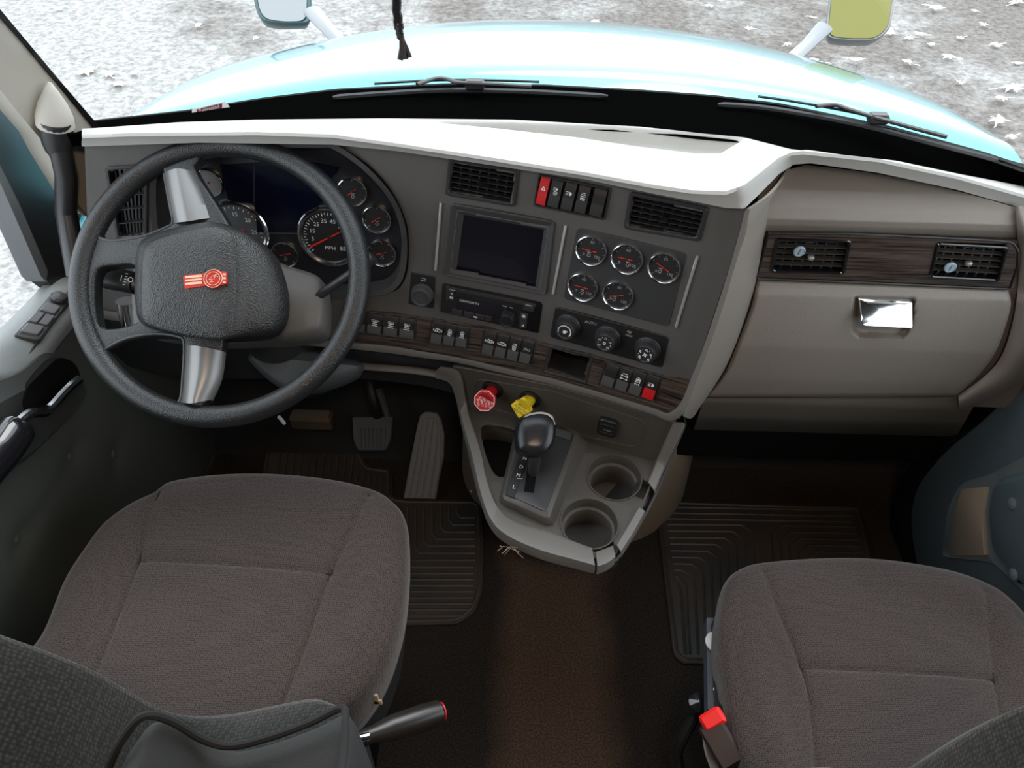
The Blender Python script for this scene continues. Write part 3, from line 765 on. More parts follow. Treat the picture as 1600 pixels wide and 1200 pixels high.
# ledge under the strip, turning up the right border of the fascia
def led(x): return (lin([(130, 480), (400, 520), (520, 532), (607, 540), (715, 558), (860, 590), (940, 613), (1040, 643), (1050, 645)], x), lin([(130, 494), (400, 534), (520, 543), (607, 552), (715, 567), (860, 601), (940, 623), (1040, 655), (1050, 659)], x))
inner = [(x, led(x)[0]) for x in (130, 250, 400, 520, 607, 660, 715, 790, 860, 900, 940, 990, 1025)]+[(1042, 645), (1056, 638), (1067, 622), (1080, 590), (1098, 545), (1120, 480), (1142, 410), (1156, 360), (1163, 330)]
outer = [(x, led(x)[1]) for x in (130, 250, 400, 520, 607, 660, 715, 790, 860, 900, 940, 990, 1022)]+[(1046, 658), (1066, 648), (1077, 628), (1090, 592), (1107, 548), (1130, 482), (1151, 410), (1165, 360), (1173, 326)]
IN = smooth([Vector((*q, 0)) for q in inner], 5, False); OU = smooth([Vector((*q, 0)) for q in outer], 5, False)
rws = []
for v, off in ((0, .0), (.02, -.012), (.12, -.016), (.9, -.016), (1, -.012), (1.0, .03)):
    rws.append([on_surf(a.x*(1-v)+b_.x*v, a.y*(1-v)+b_.y*v, lambda x, z, o=off: SF(x, z)+o) for a, b_ in zip(IN, OU)])
mb = MB().grid(rws); part('ledge_trim', mb, M_LEDGE, dash, label='lighter grey ledge under the switch rows', solid=.003, toward=(0, 0, 1.2), sharp=60)
# side return of the center stack towards the passenger dash
CRt = [(1172, 326), (1166, 360), (1151, 410), (1130, 482), (1107, 548), (1090, 592), (1080, 620), (1067, 650)]
CRo = [(1238, 257), (1208, 300), (1196, 360), (1186, 420), (1170, 482), (1148, 545), (1125, 590), (1090, 640)]
A = resamp(smooth([Vector((*q, 0)) for q in CRt], 6, False), 50); B = resamp(smooth([Vector((*q, 0)) for q in CRo], 6, False), 50)
rws = []
for v in np.linspace(0, 1, 9):
    row = []
    for a, b_ in zip(A, B):
        pa = on_surf(a.x, a.y, lambda x, z: SF(x, z)-.008); pb = on_surf(b_.x, b_.y, lambda x, z: SP(x, z)-.002)
        q = pa.lerp(pb, v); row.append(q+Vector((.0, -.014*math.sin(math.pi*v), 0)))
    rws.append(row)
mb = MB().grid(rws); part('stack_side_panel', mb, M_PASS, dash, label='taupe side of the center stack', solid=.004, toward=(.3, 0, 1.2), sharp=60)

# passenger dash body
def patchS(top, bot, Y, nu, nv, skip=None):
    T = resamp(smooth([Vector((*q, 0)) for q in top], 6, False), nu); Bt = resamp(smooth([Vector((*q, 0)) for q in bot], 6, False), nu)
    return [[on_surf(a.x*(1-v)+b_.x*v, a.y*(1-v)+b_.y*v, Y) for a, b_ in zip(T, Bt)] for v in np.linspace(0, 1, nv)]
UPt = [(1190, 285), (1225, 268), (1255, 259), (1270, 259), (1372, 272), (1497, 299), (1600, 328), (1690, 356)]
UPb = [(1160, 430), (1200, 430), (1240, 434), (1330, 438), (1440, 443), (1560, 449), (1690, 455)]
V3H = [(1216, 377), (1328, 379), (1317, 427), (1207, 423)]; V4H = [(1468, 383), (1573, 389), (1559, 438), (1455, 432)]
UG = patchS(UPt, UPb, lambda x, z: 1.0, 200, 80); UPX = []
def pxof(q):
    d = q-CAM; z = d.dot(FW); return (800+FP*d.dot(RV)/z, 600-FP*d.dot(UV)/z)
UPX = [[pxof(q) for q in r_] for r_ in UG]
mb = MB().grid(patchS(UPt, UPb, SP, 200, 80), skip=lambda i, j: any(all(inside(h, *UPX[a][b_]) for a in (i, i+1) for b_ in (j, j+1)) for h in (V3H, V4H))); part('passenger_upper_panel', mb, M_PASS, dash, solid=.004, toward=(.6, 0, 1.3), sharp=60)
# glove surround and lower panels
SPd = lambda x, z: SP(x, z)+.010
mb = MB().grid(patchS([(1160, 430), (1400, 440), (1640, 452)], [(1085, 630), (1350, 630), (1640, 640)], SPd, 60, 20)); part('glove_box_surround', mb, M_PASS, dash, solid=.004, toward=(.6, 0, 1.3), sharp=60)
LPt = [(1100, 624), (1250, 624), (1400, 624), (1500, 622), (1530, 620)]
LPb = [(1074, 700), (1250, 716), (1400, 722), (1470, 710), (1490, 690)]
mb = MB().grid(patchS(LPt, LPb, lambda x, z: SP(x, z)-.0+max(0, .5-z)*.25, 60, 24)); part('lower_panel', mb, mat('brown_grey_lower_panel', (.14, .125, .11), .55, bump=.2, bscale=800), dash, solid=.004, toward=(.6, 0, .8), sharp=60)
mb = MB().box((.70, 1.20, .50), (.75, .10, .5), bev=.03); part('dash_core', mb, M_MATTE, dash)
# rounded end cap by the right door
ecA = [(1600, 322), (1640, 420), (1640, 520), (1590, 600), (1500, 640)]; ecB = [(1586, 322), (1592, 420), (1582, 505), (1556, 570), (1497, 618)]
A = resamp(smooth([Vector((*q, 0)) for q in ecA], 6, False), 40); B = resamp(smooth([Vector((*q, 0)) for q in ecB], 6, False), 40)
mb = MB().grid([[on_surf(a.x*(1-v)+b_.x*v, a.y*(1-v)+b_.y*v, lambda x, z: SP(x, z)-.006-.012*math.sin(math.pi*min(1, v))) for a, b_ in zip(A, B)] for v in np.linspace(0, 1, 8)])
part('end_cap', mb, M_PASS, dash, solid=.004, toward=(.6, 0, 1.3), sharp=60)
# driver knee panel and the dark void skins under the dash
KT = [(130, 496), (300, 520), (520, 545), (607, 555), (715, 569), (735, 574)]
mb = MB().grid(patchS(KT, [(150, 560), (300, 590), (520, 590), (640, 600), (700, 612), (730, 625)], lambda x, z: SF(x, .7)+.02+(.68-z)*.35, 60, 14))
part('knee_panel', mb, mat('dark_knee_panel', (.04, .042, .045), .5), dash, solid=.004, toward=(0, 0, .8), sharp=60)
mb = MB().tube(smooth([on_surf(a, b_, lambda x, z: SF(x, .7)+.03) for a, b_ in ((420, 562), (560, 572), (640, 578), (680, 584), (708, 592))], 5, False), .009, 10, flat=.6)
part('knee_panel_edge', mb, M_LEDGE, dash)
# ================================================================== modules in the fascia
def vent(quad, surf, label, group, rows_=5, cols=6, knob=True, vert=False, frame=None, disc=None, slatm=None, knobm=None, fw=None):
    m = Mod(quad, surf); t = thing('air_vent', label, 'air vent', m.M, group)
    out = m.poly(quad, .003); w = fw or .006
    o_ = rounded(out, .007, 4); i_ = rounded(offset(out, w), .005, 4)
    mb = MB().ring(o_, i_, -.006, .004, .0015, z0i=-.03); part('vent_frame', mb, frame or M_SATIN, t, local=True)
    mb = MB().plate(rounded(offset(out, w*.6), .005, 4), -.034, -.030, 0); part('duct', mb, M_MATTE, t, local=True)
    # deep thin vanes; local coords from quad fractions
    q = shrink(quad, w/m.k*.8)
    def strip(mb, a, b_, d, z0, z1):      # a,b local points, thickness d
        a, b_ = Vector(a), Vector(b_); n = (b_-a).normalized().orthogonal()*d/2
        mb.plate([tuple(a-n), tuple(b_-n), tuple(b_+n), tuple(a+n)], z0, z1, 0)
    for k in range(1, rows_+1):
        f = k/(rows_+1)
        a, b_ = m.p(*bil(q, 0, f)), m.p(*bil(q, 1, f))
        mb = MB(); strip(mb, a, b_, .0016, -.012, -.0005); part('front_slat', mb, slatm or M_SATIN, t, local=True)
    for k in range(1, cols+1):
        f = k/(cols+1)
        a, b_ = m.p(*bil(q, f, 0)), m.p(*bil(q, f, 1)); mb = MB(); strip(mb, a, b_, .003, -.026, -.010); part('rear_slat', mb, slatm or M_SATIN, t, local=True)
    if knob:
        c = m.p(*bil(q, .5, .52)); mb = MB().box((c[0], c[1], 0), (.011, .008, .012), bev=.003)
        part('vane_tab', mb, knobm or M_GLOSS, t, local=True)
    if disc:
        c = m.p(*disc, .003); mb = MB().lathe([(.0098, .0), (.0098, .003), (.008, .004), (.0078, .0032), (.001, .0032)], 28, M=Matrix.Translation((c[0], c[1], .001)))
        dd = part('scent_disc', mb, mat('pale_blue_plastic', (.36, .48, .58), .4), t, local=True, label='pale blue round freshener clip')
        mb = MB().box((c[0], c[1], .0048), (.0015, .010, .001), rot=Matrix.Rotation(R(-12), 3, 'Z')); part('clip_line', mb, M_SILVER, dd, local=True)
    return t
M_SLAT = mat('dark_grey_slat', (.022, .022, .024), .35)
vent(V0, SF, 'black slatted air vent at the far left end of the driver dash', 'dashboard air vents', 4, 7, False, slatm=M_SLAT)
vent(V1, SF, 'black air vent above the dark navigation screen', 'dashboard air vents', 5, 6, slatm=M_SLAT)
vent(V2, SF, 'black air vent above the panel of five small gauges', 'dashboard air vents', 5, 6, slatm=M_SLAT)

# screen ---------------------------------------------------------
m = Mod(SCR, SF); t = thing('navigation_screen', 'dark navigation display with thick stepped grey border in the center stack', 'screen', m.M)
inn = [(725, 336), (850, 359), (836, 450), (713, 424)]
o_ = rounded(m.poly(SCR, .004), .008, 5); i_ = rounded(m.poly(inn, -.010), .002, 5)
mb = MB()
rings = [[(x, y, -.008) for x, y in o_], [(x, y, .003) for x, y in o_], [(x, y, .0045) for x, y in offset(o_, .0012)], [(x, y, .0035) for x, y in offset(o_, .0055)], [(x, y, -.010) for x, y in i_]]
mb.loft(rings, caps=False); part('bezel', mb, mat('dark_grey_bezel', (.05, .05, .052), .42), t, local=True)
mb = MB().plate(offset(i_, -.002), -.014, -.0105, 0); part('display', mb, M_SCREEN, t, local=True)

for a, b_, lab in (((689, 317), (680.5, 422), 'thin chrome strip at the left of the navigation screen'), ((884, 352), (864, 459), 'thin chrome strip between the screen and the small gauge panel'), ((1090, 400), (1056, 511), 'thin chrome strip at the right of the small gauge panel')):
    pa, pb = [on_surf(*q, lambda x, z: SF(x, z)-.002) for q in (a, b_)]
    mb = MB().tube([pa.lerp(pb, k/8) for k in range(9)], .0024, 8)
    solo('chrome_strip', mb, mat('bright_satin_chrome', (.8, .8, .8), .35, .8), pb, lab, 'trim strip', 'chrome strips on the center stack')

# gauges ---------------------------------------------------------
def gauge_on(m, px, py, rpx, parent, needle, face=None, ticks=(225, -45, 9), nums=None, z=0, bez=M_CHROME, unit=None, word=None, nlen=.7, icon=None, nstart=-.25):
    c = m.p(px, py, z); r = rpx*m.k*1.02
    T = Matrix.Translation((c[0], c[1], z))
    mb = MB(); mb.lathe([(r, -.002), (r, .003), (r*.97, .0052), (r*.92, .0055), (r*.86, .0035), (r*.84, .0008)], 44, M=T, caps=False)
    g_ = part('gauge', mb, bez, parent, local=True)
    mb = MB().lathe([(r*.86, .0), (r*.86, .0009), (.0005, .001)], 40, M=T); part('dial_face', mb, face or M_DIAL, g_, local=True)
    mb = MB(); a0, a1, n = ticks
    for k in range(n):
        a = R(a0+(a1-a0)*k/(n-1)); L0 = .70 if k % 2 == 0 else .74
        d = Vector((math.cos(a), math.sin(a))); q = (d*r*(L0+.80)/2)
        mb.box((c[0]+q.x, c[1]+q.y, z+.0013), (r*(.80-L0), max(.0005, r*.022), .0003), rot=Matrix.Rotation(a, 3, 'Z'))
    if nums:
        for k, s in enumerate(nums):
            a = R(a0+(a1-a0)*k/(len(nums)-1)); mb.text(s, r*(.19 if r > .03 else .26), (c[0]+r*.54*math.cos(a), c[1]+r*.54*math.sin(a), z+.0013))
    if word: mb.text(word, r*.17, (c[0], c[1]-r*.38, z+.0013))
    part('markings', mb, M_WHITE if r > .03 else M_DIMP, g_, local=True)
    if icon:
        mb = MB(); ix, iy = c[0]+icon[0]*r, c[1]+icon[1]*r; mb.ring(circle(ix, iy, r*.11, 12), circle(ix, iy, r*.08, 12), z+.0009, z+.0014, 0)
        mb.box((ix, iy+r*.2, z+.0012), (r*.25, r*.04, .0004)); part('symbol', mb, M_DIMP, g_, local=True)
    a = R(needle); d = Vector((math.cos(a), math.sin(a))); n_ = Vector((-d.y, d.x))*r*.03
    C = Vector(c); p0 = C+d*r*nstart; p1 = C+d*r*nlen
    mb = MB().plate([tuple(p0-n_), tuple(p1-n_*.5), tuple(p1+n_*.5), tuple(p0+n_)], z+.0022, z+.0030, 0); part('needle', mb, M_NEED, g_, local=True)
    mb = MB().lathe([(r*.07, .0014), (r*.06, .0040), (.0005, .0044)], 16, M=T); part('needle_hub', mb, M_SATIN, g_, local=True)
    return g_
m = Mod(GP, SF); t = thing('gauge_panel', 'dark panel with five small chrome ringed gauges in the center stack', 'gauge panel', m.M)
out = m.poly(GP, .001); mb = MB().plate(rounded(out, [.008]*4, 5), -.004, .0012, .0008); part('panel_plate', mb, mat('charcoal_gauge_plate', (.035, .036, .038), .45, bump=.1, bscale=900), t, local=True)
for (x, y, a, ic) in ((924, 391, 180, (-.1, -.35)), (980, 404, 180, (.1, -.4)), (1038, 418, 155, (-.2, -.3)), (911, 448, 180, (0, -.4)), (966, 461, 200, (-.2, -.35))):
    gauge_on(m, x, y, 25.5, t, a, z=.001, nums=['0', '', '60', '', '120'] if x != 1038 else ['0', '', '75', '', '150'], ticks=(220, -40, 9), icon=ic, nlen=.55, nstart=-.35)

# instrument cluster -------------------------------------------------
CQ = [(240, 236), (631, 232), (628, 462), (250, 450)]
mc_ = Mod(CQ, SF, lift=-.030)
t = thing('instrument_cluster', 'wide instrument cluster with round dials behind the steering wheel', 'instrument cluster', mc_.M)
cl = smooth([Vector((*q, 0)) for q in CL], 4); CLp = [(p.x, p.y) for p in cl]
face = mc_.poly([(a, b_) for a, b_ in CLp], 0)
mb = MB().plate(offset(face, -.012), -.008, 0, 0); part('back_plate', mb, mat('black_cluster_plate', (.016, .018, .024), .35), t, local=True)
mb = MB(); mo = Mod(CQ, SF, lift=0)
outer3 = [on_surf(a, b_, lambda x, z: SF(x, z)-.006) for a, b_ in CLp]; outer3b = [on_surf(a, b_, lambda x, z: SF(x, z)+.004) for a, b_ in [(p[0]+(p[0]-440)*.02, p[1]+(p[1]-350)*.03) for p in CLp]]
nn = mc_.n; cen = sum(outer3, Vector())/len(outer3)
r0 = outer3b; r1 = [p+nn*.002+(p-cen).normalized()*.004 for p in outer3]; r2 = [p-(p-cen).normalized()*.006 for p in outer3]; r3 = [p-nn*.034-(p-cen).normalized()*.012 for p in outer3]
mb.loft([r0, r1, r2, r3], caps=False); part('hood_rim', mb, mat('dark_cluster_rim', (.045, .045, .046), .45, bump=.15, bscale=900), t, sharp=60)
# display glass
dp = mc_.poly([(344, 257), (470, 250), (530, 262), (500, 318), (466, 362), (402, 364), (398, 318), (356, 312)], .002)
mb = MB().plate(dp, .0, .003, .0005); part('message_display', mb, M_SCREEN2, t, local=True, label='dark navy display area')
l0, l1 = mc_.p(398, 258), mc_.p(398, 315); mb = MB().tube([(*l0, .0032), (*l1, .0032)], .0005, 4)
l0, l1 = mc_.p(402, 362), mc_.p(468, 364); mb.tube([(*l0, .0032), (*l1, .0032)], .0005, 4); part('display_lines', mb, mat('grey_line', (.05, .06, .08), .4), t, local=True)
gauge_on(mc_, 371, 360, 50, t, 195, face=M_DIALG, ticks=(225, -45, 25), nums=['0', '5', '10', '15', '20', '25', '30'], z=.001, nlen=.3)
gauge_on(mc_, 515, 370, 50, t, 32, ticks=(222, -42, 37), nums=['', '5', '15', '25', '35', '45', '55', '65', '75', '85'], z=.001, word='MPH', nlen=.45, nstart=-.72)
gauge_on(mc_, 327, 285, 22, t, 200, face=mat('pale_lit_dial', (.16, .18, .19), .4), z=.001, nlen=.3)
gauge_on(mc_, 446, 397, 22.5, t, 15, z=.001, nlen=.4, nstart=-.4, icon=(0, -.4))
for x, y, a in ((551, 299, 40), (589, 342, 35), (597, 395, 18)): gauge_on(mc_, x, y, 23, t, a, z=.003, nlen=.35, nstart=-.4, icon=(0, -.35))
gauge_on(mc_, 268, 330, 21, t, 200, z=.001); gauge_on(mc_, 275, 385, 21, t, 180, z=.001)

# rocker banks -------------------------------------------------------
def prof_prism(mb, x0, x1, prof):        # prof (y,z)
    mb.loft([[(x0, y, z) for y, z in prof], [(x1, y, z) for y, z in prof]])
def icon(mb, kind, c, s, z, T):
    x, y = c
    if kind == 'ring': mb.ring(circle(x, y, s*.32, 16), circle(x, y, s*.24, 16), 0, .0003, 0, M=T); mb.box((x, y, .0002), (s*.12, s*.3, .0003), M=T)
    elif kind == 'bars':
        for k in range(3): mb.box((x, y+(k-1)*s*.25, .0002), (s*(.8-.12*k), s*.09, .0003), M=T)
    elif kind == 'engine':
        mb.ring([(x-s*.4, y-s*.2), (x+s*.35, y-s*.2), (x+s*.35, y+s*.2), (x-s*.2, y+s*.28)], [(x-s*.3, y-s*.12), (x+s*.27, y-s*.12), (x+s*.27, y+s*.12), (x-s*.15, y+s*.18)], 0, .0003, 0, M=T)
        mb.box((x, y, .0002), (s*.15, s*.15, .0003), M=T); mb.box((x+s*.5, y, .0002), (s*.1, s*.25, .0003), M=T); mb.box((x-s*.5, y, .0002), (s*.1, s*.25, .0003), M=T)
    elif kind == 'lamp':
        mb.plate([(x+s*.3*math.cos(a), y+s*.22*math.sin(a)) for a in np.linspace(-1.5, 1.5, 9)], 0, .0003, 0, M=T)
        for k in range(3): mb.box((x-s*.25, y+(k-1)*s*.17, .0002), (s*.32, s*.06, .0003), M=T)
    elif kind == 'truck':
        mb.box((x-s*.1, y+s*.05, .0002), (s*.5, s*.2, .0003), M=T); mb.box((x+s*.28, y, .0002), (s*.18, s*.3, .0003), M=T)
        for k in (-.25, .05, .3): mb.ring(circle(x+k*s, y-s*.18, s*.09, 8), circle(x+k*s, y-s*.18, s*.04, 8), 0, .0003, 0, M=T)
        mb.box((x, y+s*.32, .0002), (s*.35, s*.08, .0003), M=T)
    elif kind == 'axle':
        for k in (-1, 1):
            for j in (-1, 1): mb.box((x+k*s*.32, y+j*s*.18, .0002), (s*.14, s*.24, .0003), M=T)
        mb.box((x, y+s*.18, .0002), (s*.6, s*.06, .0003), M=T); mb.box((x, y-s*.18, .0002), (s*.6, s*.06, .0003), M=T); mb.box((x, y+s*.45, .0002), (s*.5, s*.07, .0003), M=T)
    elif kind == 'warn':
        mb.ring([(x-s*.35, y-s*.28), (x+s*.35, y-s*.28), (x, y+s*.34)], [(x-s*.2, y-s*.19), (x+s*.2, y-s*.19), (x, y+s*.16)], 0, .0003, 0, M=T)
    elif kind: mb.text(kind, s*.42, M=T, T=Matrix.Translation((x, y, .0002)))
def bank(quad, surf, label, n, icons, group='rocker switch banks', spans=None, red=None, blackall=False, upperfrac=.5, lite=None):
    m = Mod(quad, surf); t = thing('switch_bank', label, 'switch bank', m.M, group)
    out = m.poly(quad, .002); mb = MB().ring(rounded(offset(out, -.001), .003, 3), rounded(offset(out, .0022), .002, 3), -.010, .0035, .001); part('bank_frame', mb, M_SATIN, t, local=True)
    mb = MB().plate(out, -.012, .001, 0); part('bank_back', mb, M_MATTE, t, local=True)
    spans = spans or [(k/n, (k+1)/n) for k in range(n)]
    q = shrink(quad, 2.2)
    for k, (a0, a1) in enumerate(spans):
        qq = sub(q, a0+.012, a1-.012, .02, .98)
        L_ = [Vector(m.p(*v, .004)) for v in qq]; c = sum(L_, Vector((0, 0)))/4
        w = ((L_[1]-L_[0]).length+(L_[2]-L_[3]).length)/2; h = ((L_[3]-L_[0]).length+(L_[2]-L_[1]).length)/2
        up = ((L_[0]-L_[3])+(L_[1]-L_[2])).normalized(); ang = math.atan2(-up.x, up.y)
        T = Matrix.Translation((c.x, c.y, 0)) @ Matrix.Rotation(ang, 4, 'Z')
        ic = icons[k]
        isred = red == k
        peak = -.02*h
        mb = MB()
        if blackall or isred:
            P = [(-h/2, 0), (-h/2, .006), (-h*.42, .0085), (-h*.1, .0065), (h*.3, .0045), (h*.5, .006), (h/2, 0)]
            prof_prism(mb, -w*.47, w*.47, P)
            sw_ = part('rocker_switch', mb, M_RED if isred else M_SATIN, t, local=True, label='red rocker switch' if isred else None, ) if False else None
        # two facets: upper (legend) and lower (push pad)
        up_ = [(peak, -.002), (peak, .0085), (h*.18, .0070), (h*.44, .0045), (h*.5, .002), (h*.5, -.002)]
        lo_ = [(-h*.5, -.002), (-h*.5, .0055), (-h*.44, .0105), (-h*.2, .0105), (peak, .0085), (peak, -.002)]
        mb = MB(); prof_prism(mb, -w*.46, w*.46, up_)
        root_m = M_RED if isred and blackall else M_BLACK
        mb.V = [T @ v for v in mb.V]
        s_ = part('rocker_switch', mb, root_m, t, local=True, label='red rocker switch' if isred else None, sharp=40)
        mb = MB(); prof_prism(mb, -w*.46, w*.46, lo_); mb.V = [T @ v for v in mb.V]
        part('push_pad', mb, M_RED if isred else (M_SATIN if blackall else M_GREY), s_, local=True, sharp=40)
        if ic:
            slope = math.atan2(.0070-.0085, h*.18-peak)
            TT = T @ Matrix.Translation((0, h*.08, .0079)) @ Matrix.Rotation(slope, 4, 'X')
            mb = MB()
            kinds = ic if isinstance(ic, tuple) else (ic,)
            for j, kk in enumerate(kinds): icon(mb, kk, (0, h*(.12 if len(kinds) > 1 else .06)-j*h*.14), w*(.7 if len(kinds) == 1 else .52), 0, TT)
            part('symbol', mb, M_WHITE, s_, local=True)
    return t
bank(HZ, SF, 'bank of black rockers with one red hazard switch, under the dash top', 5, ['warn', ('lamp', 'ring'), 'lamp', ('bars', 'truck'), None], spans=[(0, .165), (.165, .36), (.36, .56), (.56, .76), (.78, 1)], red=0, blackall=True)
bank(G1, SF, 'row of four grey rocker switches half hidden by the steering wheel rim', 4, ['ring', ('STOP', 'bars'), ('IDLE', 'bars'), ('IDLE', 'bars')])
bank(G2, SF, 'row of three grey rocker switches left of center below the round knob', 3, ['engine', ('bars', 'ring'), ('ring', 'bars')])
bank(G3, SF, 'row of four grey rocker switches with (TC), directly below the radio', 4, ['engine', 'engine', ('bars', 'ring'), '(TC)'])
bank(G4, SF, 'lower right row of four rockers, the last one with red pad', 4, [None, 'axle', ('truck', 'axle'), 'lamp'], red=3)

# cubby
m = Mod(CUB, SF); t = thing('coin_cubby', 'small empty open cubby in the wood trim below the climate panel', 'cubby', m.M)
out = m.poly(CUB, .001)
mb = MB(); i_ = rounded(offset(out, .003), .003, 3); o_ = rounded(offset(out, -.0015), .003, 3)
mb.ring(o_, i_, -.004, .004, .001, z0i=-.06); part('cubby_frame', mb, M_SATIN, t, local=True)
mb = MB().plate(offset(out, .001), -.064, -.06, 0); part('cubby_back', mb, M_MATTE, t, local=True)

# rotary knob unit
def knob(mb, r, h, T, n=40, grip=True):
    vs = []
    prof = [(r, 0), (r, .002), (r*.96, .0035), (r*.94, h*.5), (r*.86, h*.92), (r*.8, h), (r*.68, h), (r*.64, h-.0015), (.0005, h-.0012)]
    rings = []
    for pr_, z in prof:
        rings.append([((pr_*(1-(.035 if grip and i % 2 and .003 < z < h else 0)))*math.cos(2*math.pi*i/n), (pr_*(1-(.035 if grip and i % 2 and .003 < z < h else 0)))*math.sin(2*math.pi*i/n), z) for i in range(n)])
    mb.loft(rings, M=T); return mb
m = Mod(KN, SF); t = thing('menu_knob', 'round rubber menu knob on a small black panel left of the radio', 'knob', m.M)
mb = MB().plate(rounded(m.poly(KN, .001), .003, 4), -.004, .002, .001); part('base_plate', mb, M_BLACK, t, local=True)
c = m.p(659.5, 461, .006); mb = knob(MB(), .0205, .017, Matrix.Translation((c[0], c[1], .002)), 48); part('dial', mb, mat('grey_rubber_knob', (.04, .04, .04), .6), t, local=True)
c = m.p(661, 437, .002); mb = MB().tube([(c[0]-.004, c[1]-.002, .0025), (c[0]+.004, c[1]-.002, .0025), (c[0]+.005, c[1]+.001, .0025), (c[0]+.003, c[1]+.003, .0025), (c[0]-.003, c[1]+.003, .0025)], .0006, 5); part('back_symbol', mb, M_DIMP, t, local=True)

# radio
m = Mod(RAD, SF); t = thing('radio', 'black single slot radio with small knob below the navigation screen', 'radio', m.M)
mb = MB().plate(rounded(m.poly(RAD, .001), .003, 4), -.006, .0025, .001); part('faceplate', mb, M_GLOSS, t, local=True)
iq = [(707, 452), (833, 478), (827, 510), (702, 487)]
mb = MB().plate(m.poly([(706, 449), (838, 475), (837, 480), (705, 454)], .003), .002, .0035, .0005); part('disc_slot_lip', mb, M_SATIN, t, local=True)
mb = MB().plate(m.poly([(716, 462), (786, 477), (783, 500), (712, 487)], .003), .002, .003, .0003); part('radio_display', mb, M_SCREEN, t, local=True)
for a0, a1 in ((.12, .26), (.28, .42), (.44, .56), (.57, .66)):
    q = sub([(704, 482), (820, 506), (819, 513), (703, 490)], a0-.1, a1-.1); mb = MB().plate(rounded(m.poly(q, .004), .001, 2), .002, .0045, .0008); part('preset_button', mb, M_SATIN, t, local=True)
for q in ([(697, 447), (709, 449), (708, 470), (696, 468)], [(812, 489), (825, 491), (822, 514), (810, 512)], [(818, 474), (836, 477), (834, 488), (817, 485)]):
    mb = MB().plate(rounded(m.poly(q, .004), .001, 2), .002, .0042, .0008); part('side_button', mb, M_SATIN, t, local=True)
c = m.p(792.5, 499, .008); mb = knob(MB(), .0145, .014, Matrix.Translation((c[0], c[1], .0025)), 36); part('volume_knob', mb, M_BLACK, t, local=True)
mb = MB(); c = m.p(733, 472.5, .0035); mb.text('KENWORTH', .0062, (c[0], c[1], .0032)); part('brand_lettering', mb, M_WHITE, t, local=True)
mb = MB()
def lt(s, px, py, size, z=.0046): c = m.p(px, py, z); mb.text(s, size, (c[0], c[1], z))
lt('Power', 707, 453, .0042, .0047); lt('menu', 826, 477, .005, .0047); lt('TUNE', 788, 478.5, .003, .0040); lt('VOL', 799, 481, .003, .004)
c = m.p(706, 459, .004); mb.ring(circle(*c, .0015, 8), circle(*c, .0008, 8), .0044, .0048, 0)
c = m.p(705.5, 465, .004); mb.ring([(c[0]-.003, c[1]-.0018), (c[0]+.003, c[1]-.0018), (c[0]+.003, c[1]+.0018), (c[0]-.003, c[1]+.0018)], [(c[0]-.001, c[1]-.001), (c[0]+.002, c[1]-.001), (c[0]+.002, c[1]+.001), (c[0]-.001, c[1]+.001)], .0044, .0048, 0)
c = m.p(818.5, 494, .004); mb.plate(circle(*c, .0019, 12), .0044, .0048, 0)
for k in range(8): a = k*math.pi/4; mb.box((c[0]+.0032*math.cos(a), c[1]+.0032*math.sin(a), .0046), (.0018, .0006, .0003), rot=Matrix.Rotation(a, 3, 'Z'))
c = m.p(816.5, 508, .004); mo_ = [(c[0]+.0026*math.cos(a), c[1]+.0026*math.sin(a)) for a in np.linspace(-2.2, 1.0, 12)]+[(c[0]-.001+.0021*math.cos(a), c[1]+.0008+.0021*math.sin(a)) for a in np.linspace(.8, -2.0, 10)]
mb.plate(mo_, .0044, .0048, 0)
c = m.p(743, 495.5, .0045); mb.ring([(c[0]-.003, c[1]-.0015), (c[0]+.003, c[1]-.0015), (c[0]+.003, c[1]+.0015), (c[0]-.003, c[1]+.0015)], [(c[0]-.002, c[1]-.0008), (c[0]+.002, c[1]-.0008), (c[0]+.002, c[1]+.0008), (c[0]-.002, c[1]+.0008)], .0046, .0050, 0)
part('button_symbols', mb, M_WHITE, t, local=True)

